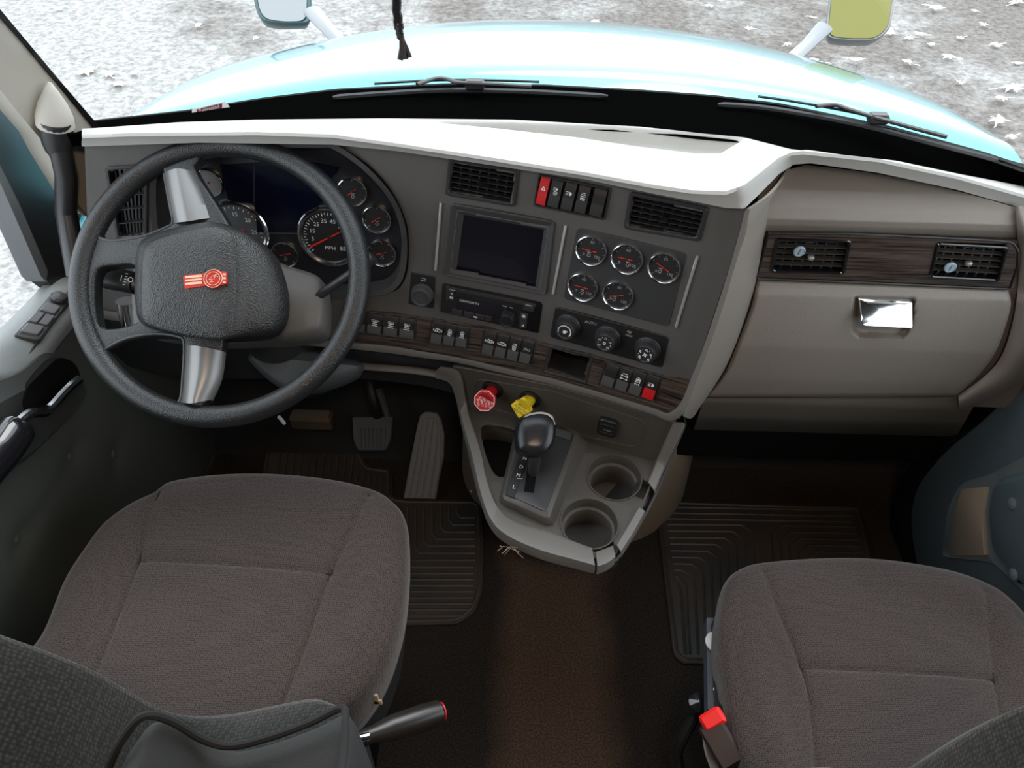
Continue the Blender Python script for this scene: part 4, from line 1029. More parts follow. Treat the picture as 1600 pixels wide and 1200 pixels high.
# climate panel
m = Mod(HV, SF); t = thing('climate_panel', 'black climate control panel with three large round knobs', 'climate control', m.M)
mb = MB().plate(rounded(m.poly(HV, .001), .007, 5), -.006, .002, .001); part('panel_plate', mb, M_BLACK, t, local=True)
M_KN = mat('dark_rubber_knob', (.022, .022, .024), .42)
for (bx, by, fx, fy, kind) in ((889, 508, 883, 516, 'arc'), (951, 527, 944.5, 533, 'temp'), (1014, 545, 1007, 551, 'fan')):
    b0 = m.p(bx, by, .001); b1 = m.p(fx, fy, .018); r = 18.5*m.k
    T = Matrix.Translation(((b0[0]+b1[0])/2, (b0[1]+b1[1])/2, .001)); c = ((b0[0]+b1[0])/2, (b0[1]+b1[1])/2)
    mb = MB().lathe([(r*1.12, 0), (r*1.12, .004), (r*1.05, .006), (r*.9, .0065)], 44, M=T)
    mb2 = knob(MB(), r*.98, .019, T @ Matrix.Translation((0, 0, .004)), 60)
    mb.V += []; o = len(mb.V); mb.V += mb2.V; mb.Fc += [tuple(o+i for i in f) for f in mb2.Fc]
    kk = part('control_knob', mb, M_KN, t, local=True)
    mb = MB(); z = .0236
    if kind == 'arc':
        A_ = np.linspace(R(200), R(-40), 24); mb.plate([(c[0]+r*.60*math.cos(a), c[1]+r*.60*math.sin(a)) for a in A_]+[(c[0]+r*(.50+.04*i/23)*math.cos(a), c[1]+r*(.50+.04*i/23)*math.sin(a)) for i, a in enumerate(reversed(A_))], z-.001, z, 0)
        mb.plate(circle(c[0], c[1]-.001, r*.16, 10), z-.001, z, 0); mb.box((c[0]+r*.15, c[1]+.001, z), (r*.2, r*.1, .0004))
    else:
        S = ['60', '66', '72', '78', '84'] if kind == 'temp' else ['', '', '', '', '']
        for k in range(5):
            a = R(215-k*65); p_ = (c[0]+r*.50*math.cos(a), c[1]+r*.50*math.sin(a))
            if S[k]: mb.text(S[k], r*.26, (p_[0], p_[1], z))
            else:
                mb.ring(circle(p_[0], p_[1], r*.10, 10), circle(p_[0], p_[1], r*.06, 10), z-.0004, z, 0); mb.box((p_[0]+r*.06, p_[1]-r*.1, z), (r*.14, r*.05, .0003), rot=Matrix.Rotation(R(-40), 3, 'Z'))
            if k < 4: a2 = R(215-k*65-32); mb.plate(circle(c[0]+r*.54*math.cos(a2), c[1]+r*.54*math.sin(a2), r*.035, 8), z-.0004, z, 0)
        mb.ring(circle(*c, r*.13, 10), circle(*c, r*.07, 10), z-.0004, z, 0)
        if kind == 'fan':
            for k in range(4): a = k*math.pi/2+.4; mb.box((c[0]+r*.14*math.cos(a), c[1]+r*.14*math.sin(a), z), (r*.16, r*.08, .0003), rot=Matrix.Rotation(a, 3, 'Z'))
    part('knob_markings', mb, M_WHITE, kk, local=True)
mb = MB(); c = m.p(923, 505, .003); mb.text('AUTO', .0075, (c[0], c[1], .0023)); c = m.p(982.5, 525, .003); mb.text('MAX', .006, (c[0], c[1], .0023))
c = m.p(983, 519, .003); mb.ring(circle(*c, .004, 12, .002), circle(*c, .003, 12, .0013), .0019, .0024, 0); part('panel_lettering', mb, M_DIMP, t, local=True)

# ---------------------------------------------------------------- passenger side: vent strip, glove box
TS = [(1201, 364), (1330, 364), (1440, 369), (1560, 375), (1580, 378), (1588, 390), (1588, 412), (1576, 449), (1440, 443), (1330, 438), (1182, 433), (1192, 398)]
mp_ = Mod([(1201, 364), (1586, 376), (1576, 449), (1182, 433)], lambda x, z: SP(x, .89)-.008)
t = thing('passenger_vent_trim', 'glossy dark wood grain strip across the passenger dash', 'trim strip', mp_.M)
out = rounded(mp_.poly(TS, .0), .006, 4)
V3 = [(1213, 374), (1331, 376), (1320, 430), (1203, 426)]; V4 = [(1464, 380), (1577, 386), (1562, 441), (1451, 435)]
WD = M_WOOD
# strip as a grid plate with openings for both vents: build as three panels joined in one mesh
def band(q): return mp_.poly(q, .004)
mb = MB()
mb.plate(rounded(band([(1201, 364), (1592, 376), (1591, 382), (1198, 372)]), .001, 2), -.014, .004, .001)
mb.plate(rounded(band([(1186, 424), (1580, 440), (1576, 449), (1182, 433)]), .001, 2), -.014, .004, .001)
mb.plate(band([(1201, 364), (1216, 366), (1206, 432), (1182, 433)]), -.014, .0038, .001)
mb.plate(band([(1327, 366), (1468, 370), (1455, 442), (1316, 437)]), -.014, .0042, .001)
mb.plate(band([(1574, 376), (1586, 376), (1590, 395), (1588, 418), (1576, 449), (1560, 447)]), -.014, .0038, .001)
part('wood_panel', mb, WD, t, local=True)
mb = MB().tube([(x, y, .003) for x, y in offset(out, -.001)], .0022, 6, closed=True); part('edge_bead', mb, M_BLACK, t, local=True)
SPf = lambda x, z: SP(x, .89)-.0115
vent(V3, SPf, 'passenger vent at the left end of the wood strip, blue clip upper left', 'passenger dash vents', 4, 6, frame=M_GLOSS, slatm=mat('grey_brown_slat', (.05, .046, .042), .35), knobm=M_SILVER, disc=(1249, 393), fw=.005)
vent(V4, SPf, 'passenger vent nearest the right door, blue clip lower left', 'passenger dash vents', 4, 6, frame=M_GLOSS, slatm=MATS['grey_brown_slat'], knobm=M_SILVER, disc=(1485, 418), fw=.005)

t = thing('glove_box', 'taupe glove box door with chrome latch in the passenger dash', 'glove box', on_surf(1350, 620, SP))
GL = [(1183, 437), (1300, 441), (1400, 445), (1500, 448), (1574, 452), (1581, 470), (1576, 503), (1558, 545), (1530, 585), (1497, 613), (1480, 619), (1413, 621), (1300, 621), (1200, 621), (1103, 620), (1118, 603), (1132, 583), (1154, 532), (1174, 478)]
Lf = [(1183, 437), (1174, 478), (1154, 532), (1132, 583), (1103, 620)]; Rt = [(1574, 452), (1579, 480), (1558, 545), (1530, 585), (1494, 619)]
A = resamp(smooth([Vector((*q, 0)) for q in Lf], 8, False), 60); B = resamp(smooth([Vector((*q, 0)) for q in Rt], 8, False), 60)
REC = [(1334, 462), (1430, 465), (1428, 500), (1420, 522), (1412, 529), (1342, 527), (1332, 518), (1334, 495)]
rows = []
ng = 120
for j in range(60):
    row = []
    for i in range(ng):
        v = i/(ng-1); px = A[j].x*(1-v)+B[j].x*v; py = A[j].y*(1-v)+B[j].y*v
        e = min(i/(ng-1)*390, (1-i/(ng-1))*390, j*3.1, (59-j)*3.1); k = min(1, e/7)
        bul = .010*math.sin(math.pi*min(1, j/59))**.7
        o = -.004-bul-.006*math.sqrt(max(0, 1-(1-k)**2))
        if inside(REC, px, py): o += .016*min(1, segdist((px, py), REC, True)/7)
        row.append(on_surf(px, py, lambda x, z, o=o: SP(x, z)+o))
    rows.append(row)
mb = MB().grid(rows); part('door', mb, M_PASS, t, solid=.006, toward=(.6, 0, 1.1), sharp=60)
hq = [(1342, 466), (1424, 469), (1416, 501), (1339, 498)]
mh = Mod(hq, lambda x, z: SP(x, z)-.0175)
mb = MB(); P4 = rounded(mh.poly(hq, 0), .003, 3)
hy = [q[1] for q in P4]; y0_, y1_ = min(hy), max(hy)
zf = lambda y, o: (y1_-y)*.85+o-.25*(y1_-y)**2/(y1_-y0_)
mb.loft([[(x, y, -.012) for x, y in P4], [(x, y, zf(y, -.002)) for x, y in P4]]+[[(x*f, (y-(y0_+y1_)/2)*f+(y0_+y1_)/2, zf((y-(y0_+y1_)/2)*f+(y0_+y1_)/2, .0)) for x, y in P4] for f in (.96, .6, .2)], M=mh.M); part('latch_handle', mb, mat('polished_chrome', (.85, .86, .88), .06, 1), t, label='chrome latch handle')
# ================================================================== frames without quads
class ModM(Mod):
    def __init__(s, c, n, xdir=(1, 0, 0)):
        n = Vector(n).normalized(); u = Vector(xdir); u = (u-n*u.dot(n)).normalized(); v = n.cross(u)
        s.M = Matrix((u, v, n)).transposed().to_4x4(); s.M.translation = Vector(c); s.I = s.M.inverted(); s.n = n; s.c = Vector(c)
        s.k = (s.c-CAM).dot(FW)/FP
def plate2(mb, outer, holes_, z0, z1, bev=.001, M=None):
    from mathutils.geometry import tessellate_polygon
    loops = [(ccw(outer), 1)]+[(ccw(h), -1) for h in holes_]
    vs = []; fs = []; tops = []; bots = []; tc = []
    for poly, sg in loops:
        n = len(poly); rg = [(poly, z0)]
        for k in range(4):
            a_ = k/3*math.pi/2; rg.append((offset(poly, sg*bev*(1-math.cos(a_))) if k else poly, z1-bev+bev*math.sin(a_)))
        st = len(vs)
        for q, z in rg: vs += [(p[0], p[1], z) for p in q]
        for r_ in range(len(rg)-1):
            for j in range(n):
                k2 = (j+1) % n; fs.append((st+r_*n+j, st+r_*n+k2, st+(r_+1)*n+k2, st+(r_+1)*n+j))
        tops.append((st+(len(rg)-1)*n, rg[-1][0])); bots.append((st, poly))
    for grp in (tops, bots):
        idx = [i0+j for i0, q in grp for j in range(len(q))]
        tri = tessellate_polygon([[Vector((p[0], p[1], 0)) for p in q] for _, q in grp])
        fs += [tuple(idx[i] for i in t_) for t_ in tri]
    return mb.add(vs, fs, M)
def cresamp(pts, n):           # closed 2D polyline resample, starting at the leftmost direction from the centroid
    P = [Vector(p[:2]) for p in ccw(pts)]; c = sum(P, Vector((0, 0)))/len(P)
    P = P+[P[0]]; d = [0]
    for i in range(1, len(P)): d.append(d[-1]+(P[i]-P[i-1]).length)
    fine = [Vector((np.interp(k/720*d[-1], d, [p.x for p in P]), np.interp(k/720*d[-1], d, [p.y for p in P]))) for k in range(720)]
    s0 = min(range(720), key=lambda k: abs(math.atan2(fine[k].y-c.y, -(fine[k].x-c.x))))
    return [tuple(fine[(s0+int(k*720/n)) % 720]) for k in range(n)]
def sm2(pts, n=5): return [(p.x, p.y) for p in smooth([Vector((p[0], p[1], 0)) for p in pts], n)]

# ================================================================== steering wheel
m = ModM((-.460, .943, .924), (0, -math.cos(R(53)), math.sin(R(53))))
t = thing('steering_wheel', 'large black four spoke steering wheel with red emblem, turned left', 'steering wheel', m.M)
RW = .2175; rt = .0170
mb = MB().tube([(RW*math.cos(a), RW*math.sin(a), 0) for a in np.linspace(0, 2*math.pi, 121)[:-1]], rt, 22, closed=True, up=(0, 0, 1)); part('rim', mb, M_WHEEL, t, local=True, sharp=80)
A_ = [(RW*math.cos(a), RW*math.sin(a)) for a in np.linspace(R(99), R(265), 60)]
Zw = -.004
outer = A_ + [m.p(*q, Zw) for q in ((327, 626), (340, 585), (350, 548), (352, 530), (400, 510), (420, 470), (415, 400), (380, 368), (362, 354), (340, 318), (315, 280), (306, 262))]
ha = sm2([m.p(*q, Zw) for q in ((157, 364), (160, 349), (177, 325), (197, 301), (225, 277), (248, 266), (258, 268), (263, 300), (270, 345), (262, 355), (225, 369), (185, 375), (163, 372))], 3)
hb = sm2([m.p(*q, Zw) for q in ((158, 424), (188, 417), (216, 418), (221, 447), (222, 497), (215, 507), (190, 514), (163, 514), (156, 498), (153, 460))], 3)
hc = sm2([m.p(*q, Zw) for q in ((168, 556), (177, 547), (204, 534), (246, 527), (281, 531), (288, 541), (286, 585), (282, 624), (272, 627), (246, 621), (204, 599), (179, 578))], 3)
mb = plate2(MB(), outer, [ha, hb, hc], -.018, .006, .005); part('spoke_frame', mb, M_WHEEL, t, local=True, sharp=50)
# beads round the openings, like the stitched lip in the photo
for h in (ha, hc):
    mb = MB().tube([(x, y, .004) for x, y in offset(ccw(h), -.004)], .003, 8, closed=True, up=(0, 0, 1)); part('opening_lip', mb, M_SATIN, t, local=True, sharp=80)
for L3 in (([(254, 271), (261, 310), (269, 349)], [(277, 263), (284, 305), (292, 347)], [(304, 268), (318, 300), (332, 340)]),
           ([(289, 539), (287, 585), (284, 629)], [(312, 541), (309, 587), (300, 631)], [(349, 549), (343, 590), (328, 625)])):
    rows = []
    for pts, z in zip(L3, (.003, .0185, .004)):
        P = smooth([Vector((*m.p(*q, z), z)) for q in pts], 5, False); rows.append(P)
    mid = lambda A, B, f, dz: [a.lerp(b_, f)+Vector((0, 0, dz)) for a, b_ in zip(A, B)]
    rr_ = [[p-Vector((0, 0, .012)) for p in rows[0]], rows[0], mid(rows[0], rows[1], .5, .002), mid(rows[0], rows[1], .85, .002), mid(rows[1], rows[2], .15, .002), mid(rows[1], rows[2], .5, .002), rows[2], [p-Vector((0, 0, .012)) for p in rows[2]]]
    mb = MB().loft(rr_, closed=False, caps=False); part('spoke_insert', mb, mat('satin_grey_spoke', (.20, .20, .20), .36, .45), t, local=True, label='satin grey spoke insert', sharp=60)
base = sm2([m.p(*q, 0) for q in ((215, 440), (217, 400), (230, 374), (280, 358), (330, 350), (362, 354), (400, 372), (425, 395), (440, 430), (447, 470), (441, 505), (422, 524), (380, 530), (320, 530), (260, 520), (225, 508), (216, 480))], 6)
HT = .046
top = sm2([m.p(*q, HT) for q in ((219, 445), (221, 400), (232, 378), (262, 366), (300, 357), (327, 352), (348, 356), (362, 368), (369, 400), (371, 440), (369, 480), (364, 515), (352, 529), (320, 529), (280, 523), (235, 510), (222, 500), (219, 480))], 6)
n_ = 96; B_ = cresamp(base, n_); T_ = cresamp(top, n_); c0 = Vector(m.p(295, 440, HT))
def lerp2(a, b_, f): return (a[0]*(1-f)+b_[0]*f, a[1]*(1-f)+b_[1]*f)
rings = [[(*b_, -.02) for b_ in B_], [(*b_, .004) for b_ in B_], [(*lerp2(b_, a, .25), .022) for a, b_ in zip(T_, B_)], [(*lerp2(b_, a, .75), .036) for a, b_ in zip(T_, B_)], [(*a, HT-.005) for a in T_]]
for f, z in ((.02, HT-.002), (.05, HT), (.25, HT+.003), (.5, HT+.005), (.8, HT+.006), (.97, HT+.006)): rings.append([(*lerp2(a, tuple(c0), f), z) for a in T_])
mb = MB().loft(rings); part('hub_cover', mb, M_LEATHER, t, local=True, sharp=70, label='black grained horn pad')
# emblem
ZE = HT+.0055
def ep(pts, z=ZE): return [m.p(*q, z) for q in pts]
mb = MB(); cc = m.p(334, 436, ZE); er = 14.6*m.k
mb.plate(rounded(ep([(286, 431), (322, 427), (323, 447), (289, 452)]), .002, 3), ZE-.003, ZE+.0015, .0006)
mb.plate(circle(*cc, er, 40), ZE-.003, ZE+.0024, .0008); mb.plate(rounded(ep([(342, 424), (354, 425), (355, 444), (343, 447)]), .002, 3), ZE-.003, ZE+.0014, .0006)
e_ = part('emblem', mb, M_REDE, t, local=True, label='red and chrome maker emblem', sharp=40)
M_ECR = mat('pale_gold_emblem_bars', (.75, .50, .36), .3, .3)
mb = MB()
for a, b_ in ((432.2, 435.6), (437.6, 440.4), (442.6, 446.2)):
    mb.plate(ep([(290, a), (316, a-2.6), (317, b_-2.2), (290, b_)]), ZE+.0013, ZE+.0022, .0002)
for a, b_ in ((427.5, 431), (433, 437), (439.2, 443)): mb.plate(ep([(348.6, a), (353, a+.4), (353.4, b_), (348.6, b_)]), ZE+.0012, ZE+.0021, .0002)
mb.ring(circle(*cc, er*.97, 40), circle(*cc, er*.90, 40), ZE+.002, ZE+.0032, .0002); mb.ring(circle(*cc, er*.72, 40), circle(*cc, er*.66, 40), ZE+.002, ZE+.0032, .0002)
mb.text('K', er*.72, (cc[0]+er*.20, cc[1]+er*.20, ZE+.0030), rot=R(-60)); mb.text('W', er*.60, (cc[0]-er*.22, cc[1]-er*.20, ZE+.0030), rot=R(-60))
part('emblem_lettering', mb, M_ECR, e_, local=True)
c = m.p(270, 441, HT+.005); mb = MB().tube([(c[0]+.006*math.cos(a), c[1]+.009*math.sin(a), HT+.0045) for a in np.linspace(R(100), R(260), 10)], .0006, 5); part('horn_mark', mb, M_BLACK, t, local=True)

# steering column ------------------------------------------------------
t = thing('steering_stalk_housing', 'dark steering column shroud with stalks behind the wheel', 'steering column', m.M)
zc = -.075
co = sm2([m.p(*q, zc) for q in ((205, 505), (203, 440), (215, 410), (300, 392), (400, 398), (450, 414), (492, 428), (503, 445), (504, 472), (499, 510), (470, 522), (400, 528), (300, 530), (225, 522))], 4)
mb = MB(); cp = ccw(co); mb.loft([[(x*.9, y*.9, -.20) for x, y in cp], [(x, y, -.13) for x, y in cp], [(x, y, zc-.008) for x, y in cp], [(x, y, zc) for x, y in offset(cp, .008)]]); part('column_shroud', mb, mat('grey_column_shroud', (.12, .115, .11), .5, bump=.1, bscale=900), t, local=True, sharp=50)
mb = MB().tube([(0, 0, .0), (0, 0, -.12), (0, -.02, -.30), (0, -.05, -.55)], [.03, .045, .07, .075], 24); part('column_tube', mb, M_SATIN, t, local=True)
zs = -.055
a, b_ = Vector((*m.p(236, 447, zs), zs)), Vector((*m.p(158, 432, zs), zs)); d = (b_-a).normalized()
mb = MB().tube([a, a+d*.025, a+d*.026, b_-d*.012, b_-d*.011, b_-d*.002, b_], [.014, .0155, .0185, .0185, .0175, .017, .012], 24); s_ = part('turn_signal_stalk', mb, M_BLACK, t, local=True, label='black stalk with white wiper symbols')
Q = Matrix((d, Vector((0, 0, 1)).cross(d), Vector((0, 0, 1)))).transposed().to_4x4(); Q.translation = a
mb = MB()
for f, s in ((.30, 'O'), (.48, 'I'), (.12, 'o')): mb.text(s, .013, T=Q @ Matrix.Translation(((b_-a).length*f, 0, .019)) @ Matrix.Rotation(R(180), 4, 'Z'))
for k in range(5): mb.box(((b_-a).length*.40, (k-2)*.0045, .0182), (.004, .0012, .0006), M=Q)
part('symbol', mb, M_WHITE, s_, local=True)
a, b_ = Vector((*m.p(492, 466, -.085), -.085)), Vector((*m.p(584, 402, -.05), -.05))
mb = MB().tube([a, a.lerp(b_, .35), a.lerp(b_, .8), a.lerp(b_, .86), b_], [.009, .0068, .0068, .010, .0105], 14); part('trailer_brake_lever', mb, M_SATIN, t, local=True)
mb = MB().tube([(*m.p(197, 470, -.09), -.09), (*m.p(206, 508, -.12), -.12)], [.017, .017], 20); part('tilt_lever', mb, M_CHROME, t, local=True, label='shiny tilt lever under the stalk')
# yellow tag glimpsed below the column
q0 = on_t(237, 548, 1.55); mb = MB(); mb.loft([[q0+Vector((x, dy, z)) for x, z in ((-.008, .008), (.010, .006), (.012, -.004), (.002, -.014), (-.003, -.002))] for dy in (0, .002)])
solo('yellow_tag', mb, M_YEL, q0, 'small yellow tag in the dark footwell below the wheel hub', 'tag')
q0 = on_t(440, 656, 1.62); mb = MB().tube([q0+Vector((-.004, 0, .01)), q0, q0+Vector((.004, 0, -.012))], .004, 6); solo('cable_end', mb, M_WHITE, q0, 'small white frayed cable end hanging below the wheel rim', 'cable end')
w0 = [on_surf(a, b_, lambda x, z: SF(x, .7)+.0) for a, b_ in ((424, 596), (436, 612), (447, 632))]
# knee bolster lobe under the column
mb = MB(); ko = ModM(on_t(470, 575, 1.45), (0, -.55, .83)); kp = ko.poly([(384, 556), (400, 545), (470, 542), (556, 560), (562, 580), (520, 600), (470, 612), (430, 602), (395, 572)], 0)
mb.loft([[(x*.9, y*.9, -.06) for x, y in ccw(sm2(kp, 4))], [(x, y, -.015) for x, y in ccw(sm2(kp, 4))], [(x, y, 0) for x, y in offset(ccw(sm2(kp, 4)), .012)]], M=ko.M)
solo('column_lower_cover', mb, mat('dark_teal_grey_plastic', (.05, .055, .058), .5), ko.c, 'dark rounded cover under the steering column', 'column cover', sharp=60)

# ================================================================== console
DN = Vector((0, -.08, .997)).normalized(); DP = Vector((0, .88, .52))
D = ModM(DP, DN)
dk = lambda a, b_, z=0: D.M @ Vector((*D.p(a, b_, z), z))
PA, PB, PC = dk(925, 693), dk(742, 640), on_surf(900, 612, lambda x, z: SF(x, z)-.004)
UN = (PA-PB).cross(PC-PB).normalized()
if UN.dot(CAM-PC) < 0: UN = -UN
U = ModM((PA+PB+PC)/3, UN, PA-PB)
def cons(px, py, off=0):
    a = on_plane(px, py, DP+DN*off, DN); b_ = on_plane(px, py, PC+UN*off, UN)
    return a if (a-CAM).length < (b_-CAM).length else b_
t = thing('center_console', 'brown grey center console below the dashboard with two empty cup holders', 'console', (.08, .95, 0))
c1 = D.p(960, 746); c2 = D.p(921, 818); r1 = 41.5*D.k*1.0; r2 = 43*D.k
kk1 = (dk(960, 746)-CAM).dot(FW)/FP; kk2 = (dk(921, 818)-CAM).dot(FW)/FP; r1 = 41.5*kk1; r2 = 44*kk2
def notched(c, r, ang, wd, ln):
    P = []; a0 = math.asin(wd/r); d = Vector((math.cos(ang), math.sin(ang))); nrm = Vector((-d.y, d.x)); C = Vector(c)
    for a in np.linspace(ang+a0, ang+2*math.pi-a0, 48): P.append((c[0]+r*math.cos(a), c[1]+r*math.sin(a)))
    P += [tuple(C+d*ln-nrm*wd), tuple(C+d*ln+nrm*wd)]; return P
e1 = Vector(D.p(1012, 768))-Vector(c1); e2 = Vector(D.p(946, 868))-Vector(c2)
h1 = notched(c1, r1, math.atan2(e1.y, e1.x), .020, e1.length*.97); h2 = notched(c2, r2, math.atan2(e2.y, e2.x), .024, e2.length*.95)
pk = sm2([D.p(*q) for q in ((752, 668), (775, 664), (808, 674), (812, 700), (800, 735), (788, 744), (774, 741), (760, 712))], 3)
deck = [D.p(*q) for q in ((726, 634), (742, 638), (830, 664), (925, 692), (1000, 713), (1022, 711), (1036, 700), (1030, 722), (1017, 760), (1004, 795), (985, 832), (962, 866), (940, 868), (925, 862), (866, 840), (808, 821), (780, 799), (762, 756), (752, 707))]
mb = plate2(MB(), deck, [h1, h2, pk], -.012, .0, .0015, M=D.M); part('deck', mb, M_CONS, t, sharp=40)
uo = [U.p(*q) for q in ((706, 572), (735, 577), (860, 602), (940, 624), (1040, 656), (1056, 660), (1046, 690), (1030, 716), (1010, 722), (925, 696), (830, 667), (742, 642), (727, 640))]
mb = MB().plate(rounded(uo, .004, 3), -.012, 0, .002, M=U.M); part('upper_panel', mb, M_CONS, t)
# raised outline on the upper panel
ul = [U.p(*q) for q in ((748, 592), (860, 610), (1000, 655), (1010, 664), (1003, 690), (990, 698), (925, 684), (830, 656), (745, 630), (738, 615))]
mb = MB().tube([(x, y, .0) for x, y in rounded(ul, .01, 4)], .0016, 6, closed=True, M=U.M); part('upper_panel_outline', mb, M_CONS, t)
for c, r, nm in ((c1, r1, 0), (c2, r2, 1)):
    T = D.M @ Matrix.Translation((c[0], c[1], 0))
    mb = MB().lathe([(r*1.045, .0), (r*1.04, .0022), (r*1.0, .0022), (r*.985, 0), (r*.96, -.022), (r*.86, -.024), (r*.83, -.027), (r*.81, -.078), (.0005, -.080)], 56, M=T, caps=False)
    part('cup_holder', mb, M_CONS, t, solid=0, sharp=40)
for e, c in ((e1, c1), (e2, c2)):
    q = Vector(c)+e*.86; ang = math.atan2(e.y, e.x); mb = MB().box((q.x, q.y, -.030), (.036, .052, .03), rot=Matrix.Rotation(ang, 3, 'Z'), M=D.M, bev=.003); part('mug_handle_slot', mb, M_SATIN, t)
mb = MB(); mb.loft([[(x, y, -.05) for x, y in ccw(pk)], [(x, y, -.07) for x, y in ccw(pk)]], M=D.M); part('pocket_floor', mb, M_MATTE, t)
mb = MB(); mb.loft([[(x, y, -.004) for x, y in offset(ccw(pk), -.001)], [(x, y, -.055) for x, y in offset(ccw(pk), -.001)]], caps=False, M=D.M); part('pocket_wall', mb, M_CONS, t, solid=.001)
def strip(name, ou, inn_, n, mtl, th=.006, label=None):
    A = resamp(smooth([Vector((*q, 0)) for q in ou], 6, False), n); B = resamp(smooth([Vector((*q, 0)) for q in inn_], 6, False), n); rws = []
    for v, o, dn in ((0, .0, .020), (0, .0, .004), (.12, th, 0), (.88, th, 0), (1, .0, .0)):
        rws.append([cons(a.x*(1-v)+b_.x*v, a.y*(1-v)+b_.y*v, o)-Vector((0, 0, dn)) for a, b_ in zip(A, B)])
    mb = MB().grid(rws); part(name, mb, mtl, t, solid=.002, toward=(.1, .6, 2), sharp=50, label=label)
strip('edge_trim', [(680, 580), (700, 586), (710, 606), (721, 658), (735, 710), (750, 773), (766, 815), (792, 840), (845, 864), (897, 878), (930, 887)], [(690, 572), (716, 578), (725, 602), (733, 645), (752, 702), (763, 752), (782, 796), (810, 817), (866, 834), (905, 849), (925, 856)], 60, M_LEDGE, label='lighter grey trim edge')
strip('edge_trim', [(971, 863), (990, 834), (1009, 799)], [(963, 850), (980, 822), (997, 792)], 12, M_LEDGE)
strip('edge_trim', [(1024, 768), (1040, 728), (1058, 690), (1071, 662)], [(1012, 752), (1026, 718), (1042, 682), (1052, 660)], 20, M_LEDGE)
strip('edge_trim', [(934, 888), (950, 882), (962, 872)], [(931, 862), (946, 857), (958, 852)], 8, M_LEDGE)
# underside skirt and pedestal down to the floor
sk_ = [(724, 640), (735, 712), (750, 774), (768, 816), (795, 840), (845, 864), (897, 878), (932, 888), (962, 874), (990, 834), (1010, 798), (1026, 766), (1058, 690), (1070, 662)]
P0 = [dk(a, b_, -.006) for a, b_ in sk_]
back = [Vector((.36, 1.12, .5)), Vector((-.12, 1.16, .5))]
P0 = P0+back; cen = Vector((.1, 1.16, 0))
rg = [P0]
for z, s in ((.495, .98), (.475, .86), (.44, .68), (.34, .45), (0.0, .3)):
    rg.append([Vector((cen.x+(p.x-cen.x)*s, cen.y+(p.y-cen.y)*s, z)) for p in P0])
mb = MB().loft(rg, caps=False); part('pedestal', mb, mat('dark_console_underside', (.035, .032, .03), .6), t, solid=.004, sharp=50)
# push button
bq = U.p(950, 666, .002); mb = MB().plate(rounded([(bq[0]-.0185, bq[1]-.023), (bq[0]+.0185, bq[1]-.023), (bq[0]+.0185, bq[1]+.023), (bq[0]-.0185, bq[1]+.023)], .010, 4), -.002, .010, .002, M=U.M)
tb = thing('push_button', 'small square black push button on the right of the console face', 'button', U.M @ Matrix.Translation((bq[0], bq[1], 0)))
part('button_cap', mb, M_BLACK, tb); mb = MB().ring(rounded([(bq[0]-.014, bq[1]-.012), (bq[0]+.014, bq[1]-.012), (bq[0]+.014, bq[1]+.012), (bq[0]-.014, bq[1]+.012)], .005, 4), rounded([(bq[0]-.0125, bq[1]-.0105), (bq[0]+.0125, bq[1]-.0105), (bq[0]+.0125, bq[1]+.0105), (bq[0]-.0125, bq[1]+.0105)], .004, 4), .009, .0112, .0003, M=U.M)
part('button_rim', mb, M_SATIN, tb); mb = MB().text('OPEN', .0062, (bq[0]+.001, bq[1]-.003, .0106), M=U.M); part('lettering', mb, M_DIMP, tb)

# brake knobs
def brake_knob(px, py, rpx, sx, sy, m_, name, label, sides, rot, lines, tm, face=(-.15, -.75, .64)):
    st = U.M @ Vector((*U.p(sx, sy, 0), 0)); pc = on_plane(px, py, st+U.n*.045, Vector(face)); f = ModM(pc, face)
    th_ = thing(name, label, 'brake knob', f.M); r = rpx*f.k
    mb = MB().plate(rounded(circle(0, 0, r*1.06, sides, a0=rot), .004, 3), -.010, 0, .002); kn = part('knob_face', mb, m_, th_, local=True)
    lp = f.I @ st
    mb = MB().tube([(0, 0, -.004), (lp.x*.35, lp.y*.35, lp.z*.35), tuple(lp*.95)], [r*.85, r*.62, r*.55], 20); part('stem', mb, m_, th_, local=True)
    mb = MB().lathe([(r*1.0, 0), (r*1.0, .004), (r*.75, .006), (r*.6, .003)], 28, M=U.M @ Matrix.Translation((*U.p(sx, sy, 0), 0)), caps=False); part('collar', mb, M_BLACK, th_)
    mb = MB(); ta = R(-72) if sides == 8 else R(-30)
    for i, s in enumerate(lines):
        o = ((len(lines)-1)/2-i)*r*.30; mb.text(s, r*.30, (-math.sin(ta)*o, math.cos(ta)*o, .0006), rot=ta)
    if sides == 8:
        mb.ring(rounded(circle(0, 0, r*.98, 8, a0=rot), .001, 1), rounded(circle(0, 0, r*.92, 8, a0=rot), .001, 1), .0002, .0006, 0)
    part('lettering', mb, tm, kn, local=True)
brake_knob(757, 626, 17.5, 770, 608, M_RED, 'trailer_air_knob', 'red octagonal trailer air supply knob on the console face', 8, R(22.5), ['TRAILER', 'AIR SUPPLY', 'PUSH TO', 'SUPPLY', 'PULL'], M_WHITE)
brake_knob(815, 637, 17.5, 829, 623, M_YEL, 'parking_brake_knob', 'yellow diamond parking brake knob beside the shifter', 4, R(-12), ['PARKING', 'BRAKE', 'PUSH TO', 'RELEASE'], M_BLACK)

